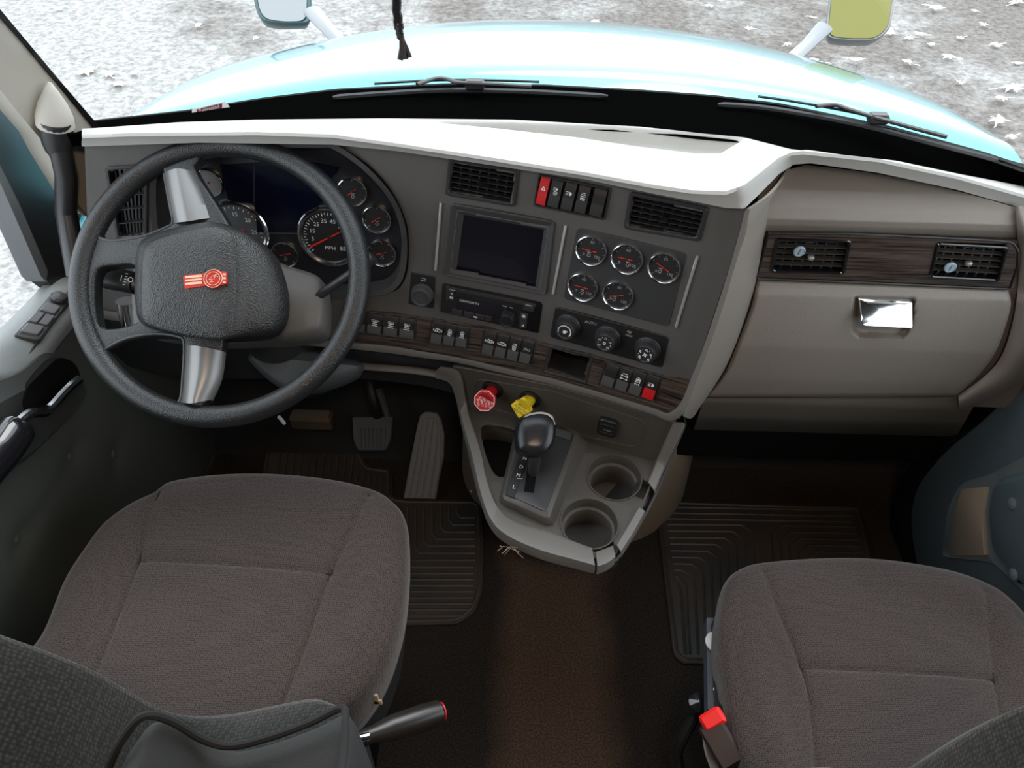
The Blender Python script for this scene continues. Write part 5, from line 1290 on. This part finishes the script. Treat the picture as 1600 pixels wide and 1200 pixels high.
# shifter
S = ModM(dk(840, 740, 0), DN)
t = thing('gear_shifter', 'black automatic gear shifter with glossy knob on the console', 'gear shifter', S.M)
mb = MB(); B0 = S.poly([(806, 668), (868, 650), (921, 689), (863, 826), (778, 786)], 0); T0 = S.poly([(812, 666), (868, 651), (908, 674), (858, 812), (782, 778)], .024)
mb.loft([[(*p, 0) for p in cresamp(rounded(B0, .012, 5), 60)], [(*p, .021) for p in cresamp(rounded(T0, .010, 5), 60)], [(*p, .024) for p in offset(cresamp(rounded(T0, .010, 5), 60), .003)]]); part('shifter_base', mb, mat('console_bezel_plastic', (.075, .068, .06), .35), t, local=True, sharp=50)
zt = .026
pl_ = S.poly([(818, 664), (866, 658), (898, 678), (853, 800), (788, 770)], zt)
gate = S.poly([(825, 727), (840, 724), (834, 770), (819, 768)], zt)
mb = plate2(MB(), rounded(pl_, .006, 4), [gate], .020, zt, .0006); part('gate_plate', mb, M_SATIN, t, local=True)
mb = MB().plate(gate, .0235, .0242, 0); part('gate_slot', mb, M_MATTE, t, local=True)
mb = MB().plate(S.poly([(812, 708), (826, 712), (803, 778), (790, 772)], zt+.002), zt-.001, zt+.002, .0006); ls = part('letter_strip', mb, M_BLACK, t, local=True)
mb = MB()
for s, a, b_ in (('R', 824, 708), ('N', 820, 716), ('D', 814.5, 729.5), ('M', 810, 743), ('L', 803, 761)):
    c = S.p(a, b_, zt+.0025); mb.text(s, .0105, (c[0], c[1], zt+.0025), rot=R(-12))
c = S.p(812, 748, zt+.0025); mb.box((c[0], c[1], zt+.0022), (.010, .001, .0005)); part('letters', mb, M_WHITE, ls, local=True)
c = S.p(882, 678, .03); mb = MB().box((c[0]-.004, c[1], .028), (.036, .018, .008), bev=.002, rot=Matrix.Rotation(R(-18), 3, 'Z')); part('release_tab', mb, mat('dark_green_grey_tab', (.05, .06, .058), .4), t, local=True)
KF = ModM(on_plane(838, 684, S.c+S.n*.105, S.n), (.02, -.52, .85))
kb = S.I @ KF.c
lo = Vector((*S.p(834, 735, .03), .02)); mb = MB().tube([lo, lo.lerp(kb, .5)+Vector((0, -.004, 0)), kb], [.011, .012, .014], 14); part('shift_lever', mb, M_SATIN, t, local=True)
ko = sm2(KF.poly([(806, 700), (804, 675), (810, 655), (822, 646), (845, 642), (862, 647), (869, 660), (868, 685), (862, 700), (850, 711), (830, 713), (812, 708)], 0), 4)
kp = cresamp(ko, 60); mb = MB()
mb.loft([[(x*.45, y*.45+.006, -.052) for x, y in kp], [(x*.80, y*.80+.003, -.042) for x, y in kp], [(x, y, -.026) for x, y in kp], [(x, y, -.008) for x, y in kp], [(x*.93, y*.93, .004) for x, y in kp], [(x*.80, y*.80, .010) for x, y in kp], [(x*.4, y*.4, .0125) for x, y in kp], [(x*.05, y*.05, .013) for x, y in kp]], M=KF.M); part('shift_knob', mb, mat('smooth_black_knob', (.012, .013, .016), .3), t, sharp=80)
arc = [KF.p(*q, .004) for q in ((812, 662), (822, 651), (845, 646), (862, 652), (867, 664))]
mb = MB().tube(smooth([Vector((*q, .006)) for q in arc], 4, False), [.0012]*4+[.0028]*9+[.0012]*4, 8, M=KF.M, flat=.5); part('knob_band', mb, M_SILVER, t, label='satin silver arc on the knob')

# ================================================================== pedals
fp0 = Vector((0, 1.195, .03)); fp1 = Vector((0, 1.33, .21)); fn = Vector((1, 0, 0)).cross(fp1-fp0).normalized()
if fn.dot(CAM-fp0) < 0: fn = -fn
F_ = ModM(on_plane(665, 715, fp0, fn), fn)
t = thing('accelerator_pedal', 'long grey ribbed floor mounted accelerator pedal', 'pedal', Matrix.Translation(on_plane(655, 776, fp0, fn)))
ap = F_.poly([(630, 780), (638, 735), (652, 664), (656, 650), (665, 644), (682, 646), (689, 656), (694, 680), (693, 715), (685, 755), (681, 781)], 0)
mb = MB().plate(rounded(ap, .004, 3), -.018, -.003, .003, M=F_.M); pp = part('pedal_plate', mb, M_PEDAL, t)
lines = [[(632, 778), (641, 728), (655, 655)], [(640, 778), (650, 728), (662, 655)], [(650, 778), (659, 728), (671, 652)], [(660, 778), (669, 726), (679, 652)], [(671, 778), (680, 726), (686, 668)], [(680, 778), (688, 735), (691, 705)]]
for a, b_ in zip(lines[:-1], lines[1:]):
    pa = [F_.p(q[0]+1.2, q[1], 0) for q in a]; pb = [F_.p(q[0]-1.2, q[1], 0) for q in b_]
    mb = MB().plate(ccw(pa+pb[::-1]), -.004, .0, .0008, M=F_.M); part('tread_rib', mb, M_PEDAL, t)
Bc = on_plane(582, 677, Vector((0, 1.27, .2)), Vector((0, -.55, .83))); BF = ModM(Bc, (0, -.55, .83))
t = thing('brake_pedal', 'dark square brake pedal hanging left of the accelerator', 'pedal', BF.M)
mb = MB().plate(rounded(BF.poly([(550, 651), (614, 650), (611, 686), (603, 704), (559, 704), (552, 688)], 0), .006, 4), -.014, .0, .003); part('pedal_pad', mb, mat('dark_rubber_pedal', (.07, .075, .082), .7), t, local=True)
for k in range(7):
    mb = MB(); a = BF.p(563+k*6.5, 668, .002); b_ = BF.p(564+k*6.0, 699, .002); mb.tube([(*a, .0), (*b_, .0)], .0022, 6); part('tread_rib', mb, MATS['dark_rubber_pedal'], t, local=True)
a = BF.M @ Vector((*BF.p(590, 650, -.005), -.005)); b_ = on_y(572, 575, 1.36)
mb = MB().tube(smooth([a, a.lerp(b_, .4)+Vector((.004, -.02, -.01)), b_+Vector((0, .0, 0)), b_+Vector((0, .06, .12))], 5, False), .011, 10, flat=1.3); part('pedal_arm', mb, M_BLACK, t)
b2 = on_y(592, 608, 1.36); mb = MB().tube([BF.M @ Vector((*BF.p(606, 652, -.008), -.008)), b2], [.008, .010], 8); part('pedal_brace', mb, MATS['dark_rubber_pedal'], t)
# tan footrest block at left
q = on_y(488, 656, 1.32); mb = MB().box(q, (.11, .04, .05), bev=.01); solo('trim_4', mb, mat('dull_brown_block', (.12, .09, .06), .8), q, kind='structure', label='tan block on the firewall behind the brake pedal')

# ================================================================== floor mats
def fl(a, b_, z=.0): v = on_z(a, b_, z); return (v.x, v.y)
def bar(mb, pts, w=.004, h=.006, z=.008):
    mb.tube([(x, y, z) for x, y in pts], w, 6, up=(0, 0, 1))
t = thing('floor_mat', 'black ribbed rubber floor mat under the driver pedals and seat', 'floor mat', (-.3, 1.0, 0), 'ribbed rubber floor mats')
om = [fl(*q, .01) for q in ((420, 668), (556, 672), (562, 700), (575, 728), (612, 732), (614, 776), (632, 779), (740, 780), (752, 787), (756, 850), (754, 920), (742, 955), (716, 974), (640, 976), (500, 990), (380, 980), (400, 800))]
mb = MB().plate(rounded(om, .015, 4), 0, .009, .003); part('mat_base', mb, M_RUB, t)
ol = offset(ccw(rounded(om, .015, 4)), .010); mb = MB().tube([(x, y, .008) for x, y in ol], .004, 6, closed=True, up=(0, 0, 1)); part('mat_border', mb, M_RUB, t)
for k in range(8):          # nested L ribs on the right of the mat
    x = 742-k*13; y = 798+k*11; mb = MB(); p = [fl(742, y, .01), fl(x-14+6, y, .01), fl(x-14, y-8, .01), fl(x-14, 792, .01)]
    if k: bar(mb, p); part('rib', mb, M_RUB, t)
for k in range(9):
    y = 886+k*9.5; mb = MB(); bar(mb, [fl(560, y, .01), fl(740-max(0, k-6)*6, y, .01)]); part('rib', mb, M_RUB, t)
for k in range(11):
    x = 440+k*11.5; mb = MB(); bar(mb, [fl(x, 684, .01), fl(x-6, 745, .01)]); part('rib', mb, M_RUB, t)
for k in range(7):
    x = 548+k*10; mb = MB(); bar(mb, [fl(x, 742, .01), fl(x-4, 790, .01)]); part('rib', mb, M_RUB, t)
t = thing('floor_mat', 'black ribbed rubber floor mat in front of the passenger seat', 'floor mat', (.5, 1.0, 0), 'ribbed rubber floor mats')
om = [fl(*q, .01) for q in ((1024, 780), (1200, 786), (1345, 790), (1372, 900), (1400, 1040), (1250, 1042), (1066, 1036), (1052, 1022), (1040, 920))]
mb = MB().plate(rounded(om, .02, 4), 0, .009, .003); part('mat_base', mb, M_RUB, t)
ol = offset(ccw(rounded(om, .02, 4)), .010); mb = MB().tube([(x, y, .008) for x, y in ol], .0045, 6, closed=True, up=(0, 0, 1)); part('mat_border', mb, M_RUB, t)
for k in range(3):
    y = 792+k*9; mb = MB(); bar(mb, [fl(1036+k, y, .01), fl(1332, y+5, .01)]); part('rib', mb, M_RUB, t)
for k in range(11):
    y = 819+k*10.2; xk = 1180-k*13.0
    mb = MB(); x0 = 1042+k*1.6
    p = [fl(x0, y, .01), fl(max(x0+3, xk-22), y+1, .01), fl(max(x0+8, xk-4), y+14, .01), fl(max(x0+12, xk)+ (1020-y)*.02, 1022, .01)]
    bar(mb, p); part('rib', mb, M_RUB, t)
for k in range(8):
    y = 819+k*10.2; xk = 1202+k*14; mb = MB()
    bar(mb, [fl(1338+k*2, y+4, .01), fl(xk+20, y+2, .01), fl(xk+4, y+14, .01), fl(xk+20, 1020, .01)]); part('rib', mb, M_RUB, t)
# small tool-like white bit by the console's foot, and a tuft of lint on its edge
q = on_z(742, 768, .02); mb = MB().tube([q+Vector((-.012, 0, 0)), q+Vector((.012, -.004, .004))], .003, 6); solo('plastic_clip', mb, M_WHITE, q, 'tiny white plastic clip on the floor left of the console', 'clip')
mb = MB(); rg_ = random.Random(5); q = dk(795, 852, -.004)
for k in range(9):
    a = q+Vector((rg_.uniform(-.01, .01), -.004, .002)); d = Vector((rg_.uniform(-.02, .025), rg_.uniform(-.02, -.004), rg_.uniform(-.02, .012)))
    mb.tube([a, a+d*.5+Vector((0, -.003, .004)), a+d], .0006, 4)
solo('lint_tuft', mb, mat('tan_lint', (.3, .22, .15), .9), q, 'tuft of tan lint caught on the lower edge of the console', 'lint')

# ================================================================== seats
def cushion(outline, zt, th, seams, M_, dome=.012, nseg=220, nr=70, tilt=0, bol=.012, gw=.003, gd=.0045):
    P = sm2([fl(*q, zt) for q in outline], 8); P = cresamp(P, nseg); P = ccw(P)
    c = Vector((sum(p[0] for p in P)/nseg, sum(p[1] for p in P)/nseg))
    SM = [[Vector((p.x, p.y)) for p in smooth([Vector((*fl(*q, zt), 0)) for q in s], 8, False)] for s in seams]
    rings = []
    for s, z in ((.90, -th), (.955, -th*.9), (.985, -th*.6), (.998, -th*.35), (1.0, -.028), (.995, -.014), (.985, -.006)):
        rings.append([(c.x+(p[0]-c.x)*s, c.y+(p[1]-c.y)*s, zt+z) for p in P])
    for k in range(nr):
        s = .97*(1-k/(nr-1))+.004; r = []
        for p in P:
            x, y = c.x+(p[0]-c.x)*s, c.y+(p[1]-c.y)*s
            z = dome*(1-s*s)-.003*max(0, s-.94)*30
            z += bol*math.exp(-((s-.82)/.13)**2)*abs((p[0]-c.x))/.3
            for q in SM:
                d = segdist((x, y), q); z -= gd*math.exp(-(d/gw)**2)+.0025*math.exp(-(d/.016)**2)
            r.append((x, y, zt+z))
        rings.append(r)
    mb = MB().loft(rings); return mb, P, c
def seat(outline, zt, seams, label, side):
    mb, P, c = cushion(outline, zt, .13, seams, None)
    t = thing('captain_chair', label, 'seat', (c.x, c.y, 0))
    cu = part('seat_cushion', mb, M_SEAT, t, sharp=80)
    for q in seams:
        pts = [Vector((*fl(*a, zt), zt+.004)) for a in q]; mb = MB()
        # stitched seam lies in its groove
        mb.tube([p+Vector((0, 0, -.0035)) for p in smooth(pts, 5, False)], .0009, 5); part('seam', mb, M_SEAM, cu)
    mb = MB(); mb.loft([[(c.x+(p[0]-c.x)*s, c.y+(p[1]-c.y)*s, z) for p in P] for s, z in ((.93, zt-.20), (.95, zt-.12), (.95, zt-.09))]); part('seat_pan', mb, M_SATIN, t)
    mb = MB(); mb.box((c.x, c.y-.02, (zt-.2)/2), (.36, .40, zt-.2), bev=.03); part('suspension_base', mb, M_MATTE, t)
    return t, c
DO = [(236, 765), (262, 748), (320, 738), (385, 734), (450, 736), (520, 744), (580, 758), (612, 775), (634, 806), (638, 870), (633, 935), (620, 990), (598, 1042), (566, 1088), (520, 1130), (460, 1210), (300, 1290), (100, 1280), (-20, 1200), (-10, 1100), (30, 1030), (62, 985), (95, 905), (130, 850), (160, 812), (200, 783)]
DSM = [[(250, 768), (232, 810), (219, 873), (192, 952), (157, 1039), (110, 1140)], [(577, 772), (542, 847), (516, 899), (486, 987), (451, 1081), (410, 1180)], [(219, 877), (300, 882), (420, 890), (519, 897)]]
ts, cs = seat(DO, .60, DSM, 'grey brown fabric driver seat behind the steering wheel', 0)
# seat backs: lofted cross sections
def seat_back(t, cx, y0, prof, name='backrest', lean=.18, mirror=1, m_=None, wing=None):
    rings = []
    for z, w, yo, d in prof:
        n = 48; r = []
        for k in range(n):
            a = 2*math.pi*k/n; ca, sa = math.cos(a), math.sin(a)
            ex = .55 if True else 1
            x = cx+mirror*w*math.copysign(abs(ca)**ex, ca); y = y0-yo+d*math.copysign(abs(sa)**.7, sa)
            r.append((x, y, z))
        rings.append(r)
    mb = MB().loft(rings); return part(name, mb, m_ or M_SEATB, t, sharp=80)
# back rests built from their own outline: front/top silhouette seen from above
def backrest(t, edge_px, ts_, rear_dy, zlow, name, m_, nose=.03, piping=None):
    """edge_px: px line of the top front roll with ray depth; the shell runs down in front and behind"""
    P = smooth([on_t(a, b_, tt) for (a, b_), tt in zip(edge_px, ts_)], 8, False)
    rows = []
    n = len(P)
    def row(dy, dz, zabs=None, dyl=0):
        return [Vector((p.x, p.y+dy, (zabs if zabs is not None else p.z+dz))) for p in P]
    rows.append(row(.02, 0, zlow)); rows.append(row(.015, -.30)); rows.append(row(.010, -.12)); rows.append(row(.006, -.05))
    for k in range(9):
        a = math.pi*k/8; rows.append(row(-rear_dy/2+rear_dy/2*math.cos(a), nose*math.sin(a)-.012+.012*math.cos(a)*0))
    rows.append(row(-rear_dy-.01, -.05)); rows.append(row(-rear_dy-.02, -.15)); rows.append(row(-rear_dy-.03, -.35)); rows.append(row(-rear_dy-.03, 0, zlow))
    mb = MB().grid(rows); mb.Fc += []
    # end caps
    m0 = len(P)
    L0 = tuple(i*m0 for i in range(len(rows))); L1 = tuple(i*m0+m0-1 for i in reversed(range(len(rows))))
    mb.Fc += [L0, L1]
    return part(name, mb, m_, t, sharp=70), P
def ts_y(px, ys): return [y/ray(a, b_).y for (a, b_), y in zip(px, ys)]
E1 = [(-150, 930), (-60, 962), (0, 985), (70, 1010), (140, 1040), (200, 1075), (250, 1102), (300, 1112), (360, 1108), (420, 1096), (480, 1085), (512, 1090), (534, 1106), (541, 1130), (538, 1170), (533, 1215)]
backrest(ts, E1, ts_y(E1, [.31]*11+[.305, .295, .28, .25, .21]), .16, .50, 'backrest', M_SEATB, nose=.012)
E2 = [(160, 1260), (185, 1190), (205, 1152), (235, 1120), (275, 1127), (325, 1156), (370, 1166), (430, 1152), (490, 1130), (538, 1108), (544, 1130), (542, 1180), (536, 1230)]
b2_, P2_ = backrest(ts, E2, ts_y(E2, [.20, .215, .225, .235, .24, .24, .24, .245, .255, .265, .25, .22, .19]), .10, .50, 'rear_shell', mat('charcoal_seat_shell_fabric', (.022, .024, .024), .9, bump=.3, bscale=600), nose=.006)
mb = MB().tube([p+Vector((0, -.004, .012)) for p in P2_], .0035, 8); part('piping', mb, M_SEAM, b2_)

PO = [(1122, 985), (1126, 939), (1135, 903), (1155, 884), (1190, 874), (1280, 867), (1373, 868), (1467, 882), (1530, 900), (1575, 925), (1620, 975), (1680, 1080), (1720, 1200), (1700, 1330), (1500, 1400), (1300, 1380), (1200, 1300), (1165, 1210), (1142, 1125), (1130, 1055)]
PSM = [[(1194, 892), (1210, 943), (1252, 1046), (1268, 1130), (1276, 1220)], [(1538, 920), (1546, 1004), (1558, 1100), (1580, 1200)], [(1252, 1045), (1330, 1050), (1450, 1056), (1552, 1063)]]
tp, cp_ = seat(PO, .50, PSM, 'grey brown fabric passenger seat at the right of the cab', 1)
E3 = [(1225, 1240), (1240, 1204), (1262, 1195), (1295, 1192), (1330, 1199), (1385, 1215), (1430, 1200), (1470, 1172), (1520, 1140), (1570, 1112), (1620, 1090), (1720, 1062), (1800, 1050)]
backrest(tp, E3, ts_y(E3, [.26]*13), .14, .42, 'backrest', M_SEATB, nose=.012)

# driver armrest / height lever
sx0 = on_z(545, 1160, .66)
t = thing('seat_lever', 'black and chrome lever beside the right edge of the driver seat', 'lever', on_z(545, 1160, .62))
a, b_ = on_z(545, 1160, .64), on_z(690, 1112, .60); d = (b_-a)
mb = MB().tube([a, a+d*.25, a+d*.45, a+d*.8, a+d*.98, b_], [.009, .011, .0165, .018, .0165, .012], 16, flat=.9); part('lever_grip', mb, mat('dark_brown_grip', (.016, .013, .012), .3), t)
mb = MB().tube([a-d*.02+Vector((0, 0, .006)), a+d*.22+Vector((0, -.004, .008))], .006, 10, flat=.7); part('chrome_shank', mb, M_CHROME, t)
mb = MB().tube([a+Vector((.02, -.06, -.10)), a+Vector((.02, -.02, -.05)), a+Vector((.012, 0, -.01))], .012, 10); part('lever_mount', mb, M_SATIN, t)
mb = MB().lathe([(.0125, 0), (.0125, .002), (.008, .004), (.001, .0045)], 16, M=Matrix.Translation(b_) @ d.to_track_quat('Z', 'Y').to_matrix().to_4x4()); part('red_end_ring', mb, M_RED, t)
q = on_z(585, 1092, .55); mb = MB().box(q, (.012, .004, .03), bev=.001); mb.box(q+Vector((.004, 0, -.01)), (.012, .004, .012), bev=.001); solo('seat_tag', mb, mat('tan_paper_tag', (.55, .42, .28), .8), q-Vector((0, 0, .015)), 'small tan tag sticking out under the driver seat edge', 'tag')

# passenger seat side hardware
t = thing('seat_side_rail', 'grey metal side bracket at the left of the passenger seat', 'seat bracket', on_z(1115, 1060, .36))
zr = .42
def rz(a, b_, z=zr): return on_z(a, b_, z)
mb = MB(); slab(mb, [rz(*q) for q in ((1104, 965), (1128, 965), (1134, 1118), (1106, 1108))], (0, 0, -1), .03); part('bracket_plate', mb, mat('dull_blue_steel', (.075, .085, .10), .5, .3), t)
mb = MB(); slab(mb, [rz(*q, .47) for q in ((1120, 955), (1133, 950), (1136, 1060), (1150, 1150), (1180, 1240), (1160, 1240), (1134, 1150), (1124, 1060))], (0, 0, -1), .08); part('side_shield', mb, M_BLACK, t)
q = rz(1119, 1004, .425); mb = MB().lathe([(.019, 0), (.019, .003), (.016, .004), (.001, .004)], 24, M=Matrix.Translation(q)); part('washer', mb, mat('pale_washer', (.5, .5, .5), .4), t, label='pale round washer')
q = rz(1119, 1078, .425); mb = MB().lathe([(.005, 0), (.005, .004), (.001, .006)], 12, M=Matrix.Translation(q)); part('bolt', mb, M_WHITE, t)
t = thing('seat_belt_buckle', 'black seat belt buckle with red release button beside passenger seat', 'seat belt buckle', rz(1130, 1150, .44))
a, b_ = rz(1116, 1130, .50), rz(1140, 1195, .46); mb = MB()
Q = ModM((a+b_)/2, (-.35, -.35, .87), (b_-a).cross(Vector((0, 0, 1))))
l_ = (b_-a).length
mb.box((0, 0, 0), (.040, l_*1.05, .022), M=Q.M, bev=.006); part('buckle_body', mb, mat('dark_brown_plastic', (.03, .02, .018), .35), t)
mb = MB().box((0, l_*.5, .001), (.036, .020, .024), M=Q.M, bev=.006)
cA = (Q.I @ a); mb = MB().box((cA.x, cA.y+(.006 if cA.y > 0 else -.006), .002), (.036, .026, .024), M=Q.M, bev=.006); part('release_button', mb, mat('bright_red_button', (.8, .02, .02), .35), t, label='red release button')
q = rz(1114, 1112, .46); mb = MB(); slab(mb, [rz(*q_, .46) for q_ in ((1110, 1124), (1114, 1112), (1120, 1111), (1125, 1122))], (0, 0, -1), .004); part('latch_tongue', mb, M_STEEL, t)
mb = MB().tube(smooth([rz(1104, 1152, .44), rz(1107, 1172, .42), rz(1113, 1190, .40), rz(1124, 1215, .38)], 4, False), .007, 8, flat=.5); part('belt_strap_edge', mb, mat('pale_strap', (.42, .43, .44), .7), t)
t = thing('recline_lever', 'thin black lever with round knob on the floor left of passenger seat', 'lever', on_z(1060, 1180, .2))
pts = smooth([on_z(1090, 1102, .36), on_z(1082, 1125, .34), on_z(1066, 1155, .31), on_z(1058, 1180, .28), on_z(1064, 1215, .25)], 4, False)
mb = MB().tube(pts, .010, 10); part('lever_rod', mb, M_BLACK, t)
mb = MB().lathe([(.003, -.02), (.016, -.014), (.020, 0), (.017, .012), (.003, .017)], 20, M=Matrix.Translation(pts[0])); part('lever_knob', mb, M_GLOSS, t)

# ================================================================== windshield things
Zw = 1.045
def wz(a, b_, z=Zw): return on_z(a, b_, z)
def wiper(label, blade, arm, pivot):
    t = thing('windshield_wiper', label, 'wiper', wz(*pivot, 1.03), 'windshield wipers')
    P = smooth([wz(*q) for q in blade], 6, False)
    mb = MB().tube(P, [.002]+[.004]*(len(P)-2)+[.002], 6, flat=1.2); part('blade', mb, mat('grey_black_wiper', (.05, .055, .06), .45), t)
    P2 = [p+Vector((0, .012, .014)) for p in P[len(P)//5:-len(P)//5]]; mb = MB().tube(P2, .0025, 6); part('blade_bridge', mb, M_SATIN, t)
    A = smooth([wz(*q, 1.065) for q in arm], 6, False); mb = MB().tube(A, .0055, 8, flat=.6); part('arm', mb, M_BLACK, t)
    mb = MB().box(wz(*pivot, 1.06), (.035, .022, .018), bev=.005); part('pivot_cap', mb, M_SATIN, t)
wiper('black windshield wiper on the driver side lying along the hood edge', [(520, 152), (600, 146), (700, 141), (820, 143), (950, 150)], [(652, 132), (680, 123), (700, 124), (716, 129), (760, 131), (830, 135)], (742, 132))
wiper('black windshield wiper on the passenger side lying along the hood edge', [(1122, 163), (1200, 169), (1330, 192), (1450, 222), (1560, 250)], [(1275, 166), (1305, 164), (1330, 172), (1380, 187), (1480, 214)], (1372, 185))
# sticker on the lower left corner of the windshield, inside
sp0 = on_t(328, 174, 1.345); f = ModM(sp0, (.35, -.8, .35)); 
t = thing('windshield_sticker', 'small white and maroon sticker at the lower left corner of the windshield', 'sticker', f.M)
mb = MB().plate(rounded(f.poly([(300, 170), (352, 158), (361, 170), (300, 183)], 0), .003, 3), -.001, .0005, .0002); mb.V = [f.M @ v for v in mb.V]; sb_ = part('sticker_base', mb, mat('sticker_white', (.8, .8, .8), .6), t)
mb = MB().plate(f.poly([(307, 171), (347, 161), (347, 169), (308, 178)], .0006), .0004, .0010, .0001, M=f.M); pb_ = part('maroon_band', mb, mat('maroon_print', (.14, .02, .05), .5), sb_)
c = f.p(327, 169.6, .0012); ang = math.atan2(f.p(347, 165)[1]-f.p(307, 174.5)[1], f.p(347, 165)[0]-f.p(307, 174.5)[0]); mb = MB().text('Expressed', .0085, (c[0], c[1], .0012), rot=ang, M=f.M); part('sticker_lettering', mb, M_WHITE, sb_)
# braided cord hanging behind the glass
t = thing('hanging_cord', 'short black braided cord hanging in front of the windshield', 'cord', on_t(622, 10, .95))
top_ = on_t(619, 2, .95); H0 = [Vector((top_.x, top_.y, top_.z+.75)), Vector((top_.x, top_.y, top_.z+.3)), top_, on_t(624, 40, .97), on_t(627, 58, .98)]
for ph in (0, 2.1, 4.2):
    P = smooth(H0, 14, False); pts = [p+Vector((.0032*math.cos(i*.9+ph), 0, .0032*math.sin(i*.9+ph)*.4)) for i, p in enumerate(P)]; mb = MB().tube(pts, .0035, 6); part('strand', mb, M_BLACK, t)
e0 = on_t(627, 58, .98)
for a, b_, w in ((625, 94, .0032), (632, 93, .004), (640, 90, .003)):
    e1_ = on_t(a, b_, .99); mb = MB().tube([e0, e0.lerp(e1_, .5)+Vector((.001, 0, 0)), e1_], [.003, w, w*1.3], 6); part('loose_end', mb, M_BLACK, t)

# hood mirrors
def hmir(name_label, body, facep, arm, y, paint, facecol, tilt):
    base = on_t(*arm[-1][:2], arm[-1][2]); t = thing('hood_mirror', name_label, 'mirror', base, 'hood mirrors')
    A = [on_t(*q) for q in arm]; mb = MB().tube(A, [.028, .022, .024][:len(A)], 12, flat=.6); part('mirror_arm', mb, mat('silver_grey_paint', (.28, .29, .30), .35, .3), t)
    c = on_t(*facep[0], y); f = ModM(on_t(sum(q[0] for q in body)/len(body), sum(q[1] for q in body)/len(body), y), tilt)
    bo = rounded(f.poly(body, 0), .03, 5); mb = MB(); mb.loft([[(x*.6, y_*.6, -.10) for x, y_ in bo], [(x*.93, y_*.93, -.06) for x, y_ in bo], [(x, y_, -.01) for x, y_ in bo], [(x, y_, 0) for x, y_ in offset(bo, .004)], [(x, y_, -.004) for x, y_ in offset(bo, .012)]], M=f.M); part('mirror_housing', mb, paint, t)
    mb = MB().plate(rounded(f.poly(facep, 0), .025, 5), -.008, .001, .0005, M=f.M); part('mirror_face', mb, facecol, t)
hmir('grey hood mirror on the left fender, mirror face cut by the top of view', [(392, -40), (398, 10), (408, 33), (440, 38), (482, 37), (487, 25), (486, -40)], [(400, -36), (404, 10), (413, 29), (440, 34), (478, 33), (481, -36)], [(488, 18, 2.25), (515, 48, 2.2), (552, 90, 2.2)], 2.25, mat('teal_grey_mirror_shell', (.07, .12, .13), .3, .3), mat('silvered_mirror_left', (.24, .25, .255), .12, 1), (.25, -.75, .6))
hmir('grey hood mirror on the right fender, foliage reflection tinted yellow green into its glass', [(1300, -40), (1290, 40), (1292, 60), (1320, 64), (1370, 64), (1392, 45), (1404, -40)], [(1302, -36), (1294, 56), (1322, 60), (1368, 60), (1388, 42), (1399, -36)], [(1289, 42, 2.25), (1262, 70, 2.25), (1220, 108, 2.2)], 2.25, mat('silver_mirror_shell', (.28, .29, .30), .35, .4), mat('foliage_tinted_mirror_right', (.17, .165, .06), .12, 1), (-.25, -.75, .6))  # reflected foliage is only a yellow-green tint in the right mirror's glass colour

# dome lamp on the ceiling behind the camera, warm
t = thing('dome_lamp', 'warm dome lamp on the cab ceiling', 'lamp', (.1, -.2, 2.05))
mb = MB().lathe([(.09, 0), (.09, -.012), (.07, -.025), (.001, -.028)], 28, M=Matrix.Translation((.1, -.2, 2.05))); part('lens', mb, mat('warm_lamp_lens', (1, .72, .45), .4, emit=6), t)
area('dome_light', (.1, -.2, 2.0), (.1, .4, 0), .2, .2, 6, (1, .74, .54))
